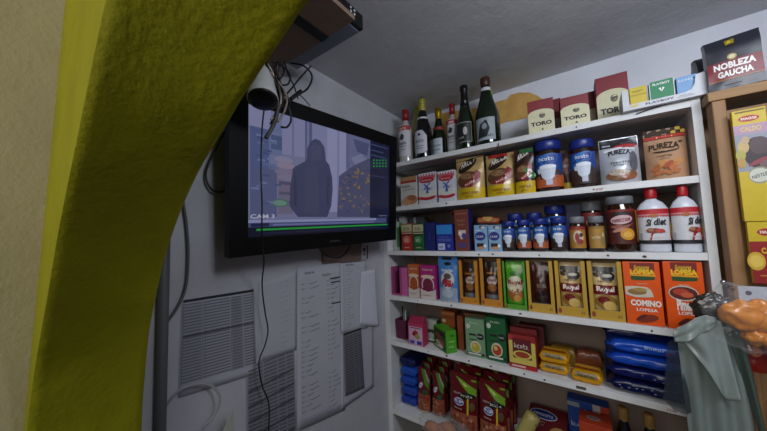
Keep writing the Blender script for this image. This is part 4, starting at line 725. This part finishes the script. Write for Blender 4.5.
# ------------------------------------------------------------------ hanging plastic bags at the right
YH = -.10
hk = MB(); a = at_y(722.5, 281.5, YH); b = at_y(739, 292, YH+.085); hk.tube([a, a.lerp(b, .5), b], .005, ('#c4c6cc', dict(rough=.15, metal=1)), n=12, sub=1)
for q in (.1, .35, .6, .85): c = a.lerp(b, q); hk.tube([c-(b-a).normalized()*.003, c+(b-a).normalized()*.003], .007, ('#a9abb2', dict(rough=.2, metal=1)), n=12, sub=1)
tag(hk.build('display_hook'), 'chrome hook rod sticking out from the pine rack', 'hook')
def sheet(outline_top, outline_bot, y0, amp, col, name, parent, waves=3, drape=None, nu=22, nv=26):
    """thin hanging film between two pixel polylines, folded in depth"""
    def lp(P, u):
        k = u*(len(P)-1); i = min(len(P)-2, int(k)); f = k-i; return P[i][0]+(P[i+1][0]-P[i][0])*f, P[i][1]+(P[i+1][1]-P[i][1])*f
    def fn(u, v):
        x0, y0_ = lp(outline_top, u); x1, y1 = lp(outline_bot, u); px = x0+(x1-x0)*v; py = y0_+(y1-y0_)*v
        dd = amp*(sin(u*waves*2*pi+v*1.5)*(.4+.6*v)+.8*noise.noise(Vector((u*3, v*2.5, y0*20))))+.02*(u-.5)**2
        p = at_y(px, py, y0); return (p.x, y0+dd, p.z)
    m = MB().grid(fn, nu, nv, col); o = m.build(name, parent); s = o.modifiers.new('gauge', 'SOLIDIFY'); s.thickness = .0012; return o
GB = mat('#7f8a86', rough=.32, vary=.12, scale=12, bump=.2, coat=.2); GB2 = mat('#8d9894', rough=.3, vary=.12, scale=12, bump=.2, coat=.2); GBD = mat('#4a5750', rough=.35, vary=.12, scale=12)
pb = thing('plastic_bag', 'bundle of grey-green plastic carrier bags hanging over the shelf end', 'plastic bag', (0, 0, 0))
sheet([(676, 330), (690, 324), (705, 322), (722, 322), (737, 330)], [(702, 520), (715, 522), (735, 524), (755, 524), (775, 520)], -.12, .012, GB, 'rear_film', pb)
sheet([(676, 329), (686, 325), (698, 320), (712, 318), (722, 322)], [(682, 340), (706, 368), (724, 398), (728, 402), (741, 400)], -.145, .008, GB2, 'folded_film', pb, waves=1.5)
sheet([(673, 334), (682, 326), (695, 318), (706, 315), (716, 318)], [(676, 343), (688, 341), (700, 335), (708, 330), (718, 326)], -.155, .005, GB2, 'gathered_top', pb, waves=2)
sheet([(728, 334), (734, 330), (740, 330), (744, 334)], [(760, 430), (763, 440), (766, 440), (768, 436)], -.13, .006, GBD, 'side_fold', pb, waves=1)
DF = mat('#3a4048', rough=.2, vary=.1, alpha=.42, coat=.2)
o = sheet([(668, 343), (672, 340), (677, 338), (682, 336)], [(664, 400), (674, 410), (686, 414), (696, 412)], -.11, .004, DF, 'translucent_handle', pb, waves=1)
# clear bag of orange snacks
def snack():
    c = at_y(747, 320, -.16); t = thing('snack_bag', 'clear bag of orange corn snacks hanging at the right edge', 'bag', c); m = MB()
    for k, (dx, dz, rx, rz_) in enumerate(((-.004, .012, .040, .036), (.026, .006, .036, .042), (.012, -.038, .022, .022), (.034, -.042, .024, .028))):
        def lump(u, v): a = 2*pi*u; b = pi*v-pi/2; p = Vector((cos(a)*cos(b)*1.6+k*4, sin(a)*cos(b)*1.6, sin(b)*1.8)); q = 1+.30*noise.noise(p)-.28*abs(noise.noise(p*2.1))+.05*noise.noise(p*5); return (dx+rx*q*cos(a)*cos(b), .004*k+.024*q*sin(a)*cos(b), dz+rz_*q*sin(b))
        m.grid(lump, 30, 20, ('#d4801c', dict(rough=.3, vary=.3, scale=60, bump=.4, coat=.4)))
    m.build('corn_snacks', t); f = MB()
    def film(u, v):
        a = 2*pi*u; b = pi*v-pi/2; n_ = noise.noise(Vector((cos(a)*2.6, sin(a)*2.6, b*3.2))); q = 1+.14*n_
        up = max(0, sin(b)); return (.072*q*cos(a)*cos(b)*(1-.2*up)-.02*up, .045*q*sin(a)*cos(b), (.085 if b > 0 else .075)*sin(b)*q)
    f.grid(film, 36, 24, mat('#d4d8dc', rough=.06, vary=.02, alpha=.07, coat=.6)); f.build('clear_film', t)
    cd_ = at_y(756, 300, -.105); g = MB(); w_, h = .055, .075
    g.box(-w_*.5, w_*.9, -.0006, .0006, -h*.7, h*.45, '#b4b8c2'); S = lambda u, v, o: ((u-.5)*w_, -.0006-o, (v-.5)*h)
    g.art(S, [('e', .3, .72, .10, .08, '#3a3c42'), ('r', .2, .3, .9, .34, '#8f949e')]); q = g.build('header_card', t); q.location = cd_-c
snack()
def dark_bag():
    c = at_y(714, 311, -.105); t = thing('dark_snack_bag', 'crumpled dark bag between the orange spice box and orange snacks', 'bag', c); f = MB()
    def film(u, v): a = 2*pi*u; b = pi*v-pi/2; n_ = noise.noise(Vector((cos(a)*3, sin(a)*3, b*3))); q = 1+.3*n_; return (.04*q*cos(a)*cos(b), .02*q*sin(a)*cos(b), .045*sin(b)*q)
    f.grid(film, 30, 20, mat('#2f2a26', rough=.2, vary=.5, scale=30, coat=.4)); f.build('film_bag', t)
dark_bag()
c = at_y(748, 352, -.12)
t = thing('red_snack_bag', 'small dark red bag below the orange snacks', 'bag', (c.x+.01, -.115, c.z-.045)); pouch_at(t, .06, .10, .03, '#6e1c16', [('e', .5, .5, .2, .12, '#b06a4a')], 'stand', .2)

# ------------------------------------------------------------------ television
al = Vector((.0586, .9976, .037)); up = Vector((.0776, -.0415, .9961)); nn = al.cross(up)*1
nn = Vector((.9953, -.0555, -.0798))
tv = thing('television', 'black flat television on the left wall showing a security camera picture', 'television')
Mx = Matrix((al, nn*-1, up)).transposed().to_4x4(); Mx.translation = Vector((.115, -.4993, 1.8446)); tv.matrix_world = Mx    # local x along, -y out to the room, z up
TW, TH = .7646, .4945; BKP = ('#050506', dict(rough=.5, spec=.18)); bz = .032
sx0, sx1, sz0, sz1 = -.330, .334, -.193, .197
m = MB()
m.box(-TW/2, sx0, -.012, .02, -TH/2, TH/2, BKP); m.box(sx1, TW/2, -.012, .02, -TH/2, TH/2, BKP)
m.box(sx0, sx1, -.012, .02, sz1, TH/2, BKP); m.box(sx0, sx1, -.012, .02, -TH/2, sz0, BKP); m.build('bezel', tv)
MB().box(-TW/2+.03, TW/2-.03, .02, .065, -TH/2+.03, TH/2-.03, '#101012').build('rear_housing', tv, .01)
MB().box(sx0+.15, sx1-.15, .065, .125, -.08, .08, '#141416').build('wall_mount', tv)
E_ = .64
def em(h): return (h, dict(rough=.25, emit=E_))
body = MB().box(sx0, sx1, -.006, .005, sz0, sz1, em('#14182a')).build('screen', tv)
SW, SH = sx1-sx0, sz1-sz0; S = lambda u, v, o: (sx0+u*SW, -.006-o, sz0+v*SH)
tc_ = Vector((.115, -.4993, 1.8446))
def on_screen(px, py):
    d = ray(px, py); q = CAM+d*((tc_-CAM).dot(nn)/d.dot(nn))-tc_; return ((q.dot(al)-sx0)/SW, (q.dot(up)-sz0)/SH)
def quad(x0, y0, x1, y1, c): a, b = on_screen(x0, (y0+y1)/2)[0], on_screen(x1, (y0+y1)/2)[0]; xm = (x0+x1)/2; return ('r', max(0, a), max(.12, on_screen(xm, y1)[1]), min(1, b), min(1, on_screen(xm, y0)[1]), em(c))
def shape(pts, c): return ('p', [on_screen(*q) for q in pts][::-1], em(c))
A = [('r', 0, .12, 1, 1, em('#73769a')), quad(248, 100, 270, 128, '#8588ac'), quad(249, 128, 268, 170, '#4e5c88'), quad(268, 124, 281, 156, '#66709a'), quad(249, 168, 276, 217, '#535b80'), quad(270, 136, 281, 150, '#485680'),
     quad(281, 112, 304, 156, '#8083a8'), quad(291, 112, 293, 156, '#6b6f96'), quad(304, 114, 311, 165, '#565b80'), quad(306, 114, 308, 165, '#74789c'), quad(311, 118, 327, 160, '#7c80a6'), quad(326, 124, 346, 212, '#8c8fb4'), quad(336, 124, 338, 212, '#7a7ea4'), quad(345, 130, 349, 170, '#5e6388'),
     shape([(349,134),(369,140),(369,164),(352,170),(347,160)], '#666b90'), shape([(352,139),(368,144),(366,156),(356,152)], '#4d5278'), shape([(350,158),(360,154),(366,160),(356,168)], '#7a7e9e'), shape([(338,176),(352,166),(369,158),(369,217),(336,217)], '#4c4f6e'),
     quad(277, 168, 292, 214, '#6c6780'), quad(278, 182, 292, 185, '#4f5070'), quad(278, 192, 292, 195, '#55546f'), quad(278, 201, 292, 204, '#4f5070')]
for x, y, c in ((283, 160, '#8683a0'), (285, 166, '#8a8098'), (283, 172, '#777290'), (286, 178, '#7c7690')): u, v = on_screen(x, y); A.append(('e', u, v, .05, .028, em(c)))
for x, y, rx, ry, c in ((279, 203, .05, .034, '#4d6a68'), (279, 203, .036, .023, '#6a8a80')): u, v = on_screen(x, y); A.append(('e', u, v, rx, ry, em(c)))
for k in range(70):
    x = random.uniform(339, 368); y = random.uniform(168+.9*max(0, 354-x), 213); u, v = on_screen(x, y)
    A.append(('e', u, v, random.uniform(.006, .013), random.uniform(.008, .016), em(random.choice(['#7d6a58', '#5e5a70', '#86705a', '#52506c', '#6e6058', '#3e4260'] if x < 350 else ['#8d7248', '#86683e', '#5a5670', '#7a6a56', '#44486a']))))
for k in range(26): u, v = on_screen(random.uniform(250, 274), random.uniform(130, 212)); A.append(('r', u, v, u+.035, v+.016, em(random.choice(['#5f6a94', '#434d78', '#6c76a0', '#4a547c']))))
A += [shape([(297,217),(291,210),(288.5,206),(289,187),(292,168),(300,163.5),(305,161),(306,157),(306,149),(309,142),(314,139),(319,141),(323,147),(324,154),(324.6,161),(328,165),(331,178),(331.5,190),(330,206),(326,217)], '#3f4363'), shape([(310,160),(309,148),(314,143),(320,148),(320,160)], '#464a6a'), shape([(293,174),(295,178),(296,205),(293,206)], '#363a58'), shape([(326,176),(328,176),(328,204),(325,205)], '#363a58'), shape([(304,168),(316,166),(318,214),(303,214)], '#434766'),
      quad(369, 100, 395, 219, '#1b203c'), quad(370, 146, 386, 147.2, '#3f4870'), quad(370, 151, 382, 152.2, '#3f4870'), quad(370, 156, 384, 157.2, '#3f4870'), quad(370, 176, 384, 177.2, '#353c60'),
      ('r', 0, 0, 1, .135, em('#10142a')), ('r', 0, .075, .97, .135, em('#4a4f7a')), ('r', 0, .108, .86, .132, em('#8a8fb8')), ('r', .015, .078, .1, .104, em('#1c2448')), ('r', .12, .083, .84, .096, em('#6a70a0')),
      ('r', .04, .046, .98, .062, em('#22963c')), ('t', 'CAM 3', .07, .158, .115, .032, em('#b8bcd4'), {'bold': .02}), ('r', .06, .02, .9, .03, em('#1d2440')), ('t', '~8', .93, .162, .09, .02, em('#8085a8'))]
for k in range(5):
    for r_ in range(3): u, v = on_screen(372+3*k, 161+3*r_); A.append(('r', u, v, u+.014, v+.017, em('#23a045')))
MB().art(S, A, .00012).build('picture_print', body)
MB().art(lambda u, v, o: ((u-.5)*.05, -.0122-o, -TH/2+.018+v*.008), [('t', '~7', .5, .5, 1, 1, '#55565c')]).build('maker_lettering', tv)

# ------------------------------------------------------------------ papers pinned on the left wall
PX = XL+.0012
def paper(label, quad, col='#b3b4bd', art=[], lift=.0, group='papers on the left wall', curl=.0018, cat='paper'):
    """quad: photo corners top-left, top-right, bottom-right, bottom-left, all lying on the left wall"""
    P = [at_x(x, y, PX+lift) for x, y in quad]; c = (P[0]+P[1]+P[2]+P[3])/4
    def S(u, v, o):
        p = (P[3]*(1-u)+P[2]*u)*(1-v)+(P[0]*(1-u)+P[1]*u)*v-c
        return (p.x+curl*(.5+.5*noise.noise(Vector((u*2, v*2, lift*900))))*(u*(1-u)*2+(1-v)**3*.8)+o, p.y, p.z)
    t = thing('paper_sheet', label, cat, c, 0, group)
    o = MB().grid(lambda u, v: S(u, v, 0), 12, 14, (col, dict(rough=.85, vary=.05, scale=8))).build('sheet', t); s = o.modifiers.new('gauge', 'SOLIDIFY'); s.thickness = .0004; s.offset = 1
    if art: MB().art(S, art, .0005).build('table_print', o)
def rows(n, y0, y1, cols, col, fill=.55): return [('r', a, y1-(y1-y0)*(k+fill)/n, b, y1-(y1-y0)*k/n-.0005, col) for k in range(n) for a, b in cols]
tab = '#6d6d76'
A1 = [('r', .02, .955, 1, .985, '#26262c'), ('r', .03, .12, .30, .93, '#a8a9b2'), ('r', .64, .12, .8, .93, '#9c9ca6')]+rows(26, .12, .94, [(.03, .24), (.27, .62), (.65, .79), (.82, .97)], '#7c7c86', .5)+[('r', .02, .60, .98, .612, '#4a4a52')]+[('r', x, .12, x+.004, .95, '#55555e') for x in (.02, .25, .63, .80, .975)]
paper('printed price table with black header, leftmost paper on the wall', [(181.5, 299), (253.5, 288), (256.5, 374), (178, 398)], '#b6b7c1', A1)
def scrawl(n, cols, seed, col='#85858d', y0=.05, y1=.93):
    r = random.Random(seed); out = []
    for k in range(n):
        for a, b in cols:
            if r.random() < .85: y = y1-(y1-y0)*(k+.5)/n; e = a+(b-a)*r.uniform(.4, 1); out.append(('p', [(a, y), (a+(e-a)*.3, y+.006), (a+(e-a)*.6, y-.002), (e, y+.007), (e, y+.013), (a+(e-a)*.6, y+.004), (a, y+.008)], col))
    return out
paper('plain sheet with faint handwritten column, right of the black cord', [(258, 283), (297, 270), (296, 350), (259, 362)], '#b8b9c2', scrawl(14, [(.55, .85)], 3, '#8e8e96'), group='papers on the left wall')
dense = [('r', .03, .05, .97, .98, '#94949c')]+rows(24, .05, .98, [(.04, .3), (.33, .6), (.63, .78), (.81, .96)], '#686872', .45)+[('p', [(.03,.06+.16*k),(.97,.13+.16*k),(.97,.155+.16*k),(.03,.085+.16*k)], '#55555e') for k in range(5)]
paper('dark printed table sheet behind the black cord at the bottom', [(246, 366), (294, 348), (296, 440), (246, 462)], '#9a9ba4', dense)
paper('big white sheet with long handwritten list in the middle of the wall', [(297, 268), (342, 262), (345, 410), (297, 432)], '#babbc4', [('t', '~7', .25, .96, .2, .02, '#55555c', {'shear': .4}), ('t', '~5', .62, .93, .2, .018, '#55555c', {'shear': .4})]+scrawl(28, [(.08, .45), (.62, .9)], 5, '#8b8b93', .05, .9)+[('r', .68, .895, .95, .903, '#34343a'), ('r', .7, .868, .95, .875, '#34343a'), ('r', .72, .725, .95, .733, '#34343a')], lift=.002)
paper('white sheet below, carrying the narrow dark table', [(341, 330), (373, 322), (373.5, 387), (341, 410)], '#b6b7c1', [('r', .05, .0, .06, 1, '#8a8a92')], lift=.0035)
paper('narrow dark printed table stuck on the rightmost sheet', [(343, 334), (361, 327.5), (364.5, 388), (345, 396.5)], '#77777f', rows(24, .02, .98, [(.05, .5), (.55, .72), (.76, .95)], '#44444c', .4)+[('r', 0, .975, 1, 1, '#26262c')], lift=.0075, curl=.001)
paper('handwritten list sheet just below the wooden plate', [(340, 263.5), (366, 261), (367, 328), (341, 334)], '#b8bac4', scrawl(22, [(.1, .5)], 9, '#82828a')+[('t', '~5', .35, .97, .3, .025, '#4a4a52')], lift=.0075, curl=.003)
paper('blank brighter sheet curling over the right edge of the list', [(361, 272), (375, 269), (378.5, 326), (359, 325)], '#cdd0dc', [], lift=.012, curl=.006)
t = thing('card_stand', 'folded white card standing at the bottom of the wall', 'card', at_x(228, 431, .03))
pa, pb_, pc, pd = [at_x(*q, .03)-t.location for q in ((213, 452), (233, 409), (242, 445), (236, 460))]
MB().add([pa, pb_, pd, pa+Vector((.002, 0, 0)), pb_+Vector((.002, 0, 0)), pd+Vector((.002, 0, 0))], [(0,1,2), (5,4,3), (0,2,5,3), (1,0,3,4), (2,1,4,5)], '#aeb0a8').add([pb_, pc+Vector((-.04, 0, 0)), pd, pb_+Vector((-.002, 0, 0)), pc+Vector((-.042, 0, 0)), pd+Vector((-.002, 0, 0))], [(0,1,2), (5,4,3), (0,2,5,3), (1,0,3,4), (2,1,4,5)], '#7f8080').build('folded_card', t)
# wooden plate and small label
t = thing('wall_plate', 'small dark wood plate on the wall under the television', 'plate', at_x(342, 254, XL+.006))
P = [at_x(x, y, XL+.012)-t.location for x, y in ((322.5, 246), (362, 242), (360.5, 261), (323.5, 263.5))]
wd = wood('plate_veneer', '#857168', '#66564f', 'X', 14)
MB().add(P+[p-Vector((.0115, 0, 0)) for p in P], [(0,3,2,1), (4,5,6,7), (0,1,5,4), (1,2,6,5), (2,3,7,6), (3,0,4,7)], wd).build('veneer_board', t)
P = [at_x(x, y, XL+.012)-t.location for x, y in ((361.5, 246), (367, 245.5), (367, 259), (361.5, 260))]
m = MB().add(P+[p-Vector((.0115, 0, 0)) for p in P], [(0,3,2,1), (4,5,6,7), (0,1,5,4), (1,2,6,5), (2,3,7,6), (3,0,4,7)], '#a9aab0')
m.art(lambda u, v, o: (lambda p: (p.x+o, p.y, p.z))((P[3]*(1-u)+P[2]*u)*(1-v)+(P[0]*(1-u)+P[1]*u)*v), [('r', .25, .6, .75, .85, '#2c2c32'), ('r', .3, .3, .7, .4, '#44444a'), ('r', .95, 0, 1.15, 1, '#26262a')]); m.build('white_tag', t)

# ------------------------------------------------------------------ recorder shelf, recorder, camera and cables
bs = thing('wall_shelf_board', 'brown board shelf high on the left wall holding the recorder', 'shelf', (XL, -.8, 2.245)); bw = wood('brown_board', '#8f7664', '#7a6250', 'X', 5)
MB().box(0, .425, -.145, .125, 0, .014, bw).build('board', bs, .001)
MB().box(.285, .318, -.145, .125, -.0025, 0, '#141416').build('black_strip', bs)
MB().box(0, .012, -.10, .08, -.06, 0, '#1a1a1c').build('wall_bracket', bs)
dv = thing('video_recorder', 'flat black video recorder overhanging the high board shelf', 'recorder', (.215, -.69, 2.2595))
MB().box(-.16, .148, -.075, .075, 0, .048, ('#80889a', dict(rough=.5))).build('metal_case', dv, .003)
MB().box(.148, .162, -.075, .075, .001, .048, ('#0c0c0e', dict(rough=.3))).build('front_fascia', dv, .002)
m = MB()
for k in range(4): m.lathe([(.0035, 0), (.0035, .002)], ('#c8ccd4', dict(rough=.3)), 10)
m.v = [(.162+z, y+.02+.016*((i//20) % 2), x+.026+.012*((i//20)//2)) for i, (x, y, z) in enumerate(m.v)]; m.build('indicator', dv)
wb = thing('router_box', 'white box end beside the black recorder on the high board shelf', 'box', (.335, -.84, 2.2597)); MB().box(-.1, .095, -.07, .07, 0, .045, '#d8d0bc').build('casing', wb, .003)
# bullet camera
c0 = at_x(263, 73, .22); c1 = at_x(263, 99, .25); ax = (c1-c0).normalized(); L = .085
bc = thing('security_camera', 'white hooded security camera pointing down in front of the television', 'camera', c0); bc.rotation_euler = ax.to_track_quat('Z', 'Y').to_euler()
MB().lathe([(.014, -.012), (.018, 0), (.022, .012), (.028, .04), (.034, .075), (.0375, .096), (.0360, .098), (.0355, .094), (.006, .093)], ('#c4c4c4', dict(rough=.4)), 28, caps=False).build('hood', bc)
MB().lathe([(.0005, .094), (.0352, .0945), (.0352, .097), (.030, .101), (.018, .104), (.0005, .105)], ('#08080a', dict(rough=.35)), 24).build('lens_face', bc)
MB().tube([(0, 0, -.01), (-.01, 0, -.05), (-.02, 0, -.09)], .011, '#8f8f90').build('mount_arm', bc)
def cable(label, pts, r, col, name='cable', X=.16, cat='cable', group=None):
    P = [at_x(p[0], p[1], p[2] if len(p) > 2 else X) for p in pts]
    return tag(MB().tube(P, r, (col, dict(rough=.45)), n=8, sub=6).build(name), label, cat, group)
g = 'cables under the high board shelf'; K = '#0e0e10'
cable('black cable making a small loop close under the shelf corner', [(272, 62, .22), (282, 66, .21), (290, 74, .21), (288, 84, .21), (279, 84, .21), (275, 76, .22)], .0026, K, group=g)
cable('black plug lump on the cable above the television frame', [(291, 99, .195), (296, 95, .195), (301, 91, .195)], .006, K, group=g)
cable('black cable zigzagging between shelf and camera', [(281, 60, .2), (284, 72, .2), (279, 82, .2), (285, 92, .2), (290, 104, .2), (283, 112, .2)], .0026, K, group=g)
cable('grey-white cable running beside the white camera hood', [(268, 64, .2), (272, 72, .2), (277, 84, .2), (281, 96, .2), (279, 108, .2), (271, 120, .2)], .003, '#a8a49c', group=g)
cable('black cord hanging from the shelf down past the screen and papers', [(267, 58, .2), (266, 75, .17), (265, 100, .16), (262, 130, .16), (261, 170, .16), (262, 205, .16), (262, 240, .155), (264, 262, .10), (262, 285, .04), (265, 312, .02), (268, 330, .02), (265, 345, .02), (259, 362, .015), (262, 385, .012), (269, 405, .012), (268, 440, .012)], .0022, K, group=g)
cable('thick black cable looping out to the right above the television', [(290, 63, .12), (304, 66, .16), (312, 76, .17), (308, 88, .18), (298, 95, .18), (287, 102, .18), (280, 108, .18)], .0032, K, group=g)
cable('black cable crossing diagonally from the recorder to the camera', [(311, 66, .13), (300, 78, .15), (292, 88, .165), (284, 96, .17), (272, 102, .17)], .0028, K, group=g)
cable('black cable falling from the shelf edge beside the wall', [(284, 60, .14), (288, 74, .12), (294, 86, .1), (298, 99, .09)], .0024, K, group=g)
cable('thin black cable ending in a short tail above the television frame', [(299, 94, .08), (305, 100, .07), (310, 106, .07)], .002, K, group=g)
cable('black cable hooked in front of the television corner', [(280, 92, .18), (289, 108, .19), (291, 120, .19), (287, 127, .19), (281, 127, .19)], .003, K, group=g)
cable('thick black cable bundle dropping behind the white camera', [(278, 62, .18), (276, 78, .17), (279, 95, .17), (277, 112, .18), (272, 124, .19)], .006, '#151316', group=g)
cable('dark red-brown cable in the bundle beside the camera', [(274, 66, .2), (280, 82, .19), (283, 98, .19), (279, 110, .2)], .004, '#3c1812', group=g)
cable('grey cable curling over the camera and the television frame', [(266, 68, .22), (275, 78, .21), (284, 90, .22), (287, 101, .22), (284, 112, .22), (278, 122, .22)], .0028, '#8d8378', group=g)
cable('grey frayed cable end hanging over the top of the screen', [(279, 104, .21), (276, 118, .21), (272, 128, .21), (266, 138, .21)], .0055, '#4a4644', group=g)
def cord(label, pts): return tag(MB().tube([at_y(x, y, -.0035) for x, y in pts], .0017, (K, dict(rough=.45)), n=8, sub=6).build('cable'), label, 'cable')
cord('thin black cord along the front of the topmost board below the bottles', [(400, 172.5), (425, 168), (455, 163), (478, 157), (496, 149.5), (498.5, 143)])
cord('thin black cord along the topmost board below the white display tray', [(636, 114), (652, 108.5), (672, 102.5), (690, 99)])
cable('black cable wrapping left of the television toward the arch', [(228, 125, .02), (216, 148, .0), (206, 172, -.012), (210, 188, -.012), (220, 192, -.01), (227, 189, -.015)], .003, K)
cable('grey cable looping down the wall beside the conduit', [(182, 196, -.02), (186, 222, -.02), (188, 252, -.02), (186, 285, -.02), (178, 306, -.02), (167, 322, -.02)], .004, '#55565a')
cable('white cable loop curving across the lower wall', [(166, 406, -.02), (178, 392, -.015), (194, 385, -.01), (210, 385, 0), (219, 395, .01), (218, 408, .01), (211, 420, .005), (198, 432, 0), (190, 445, 0)], .0032, '#9d9d9d')
cable('black cable sagging below the television in front of the wood plate', [(318, 246, .05), (324, 254, .03), (334, 258, .02), (344, 255, .02), (350, 246, .05)], .003, K)
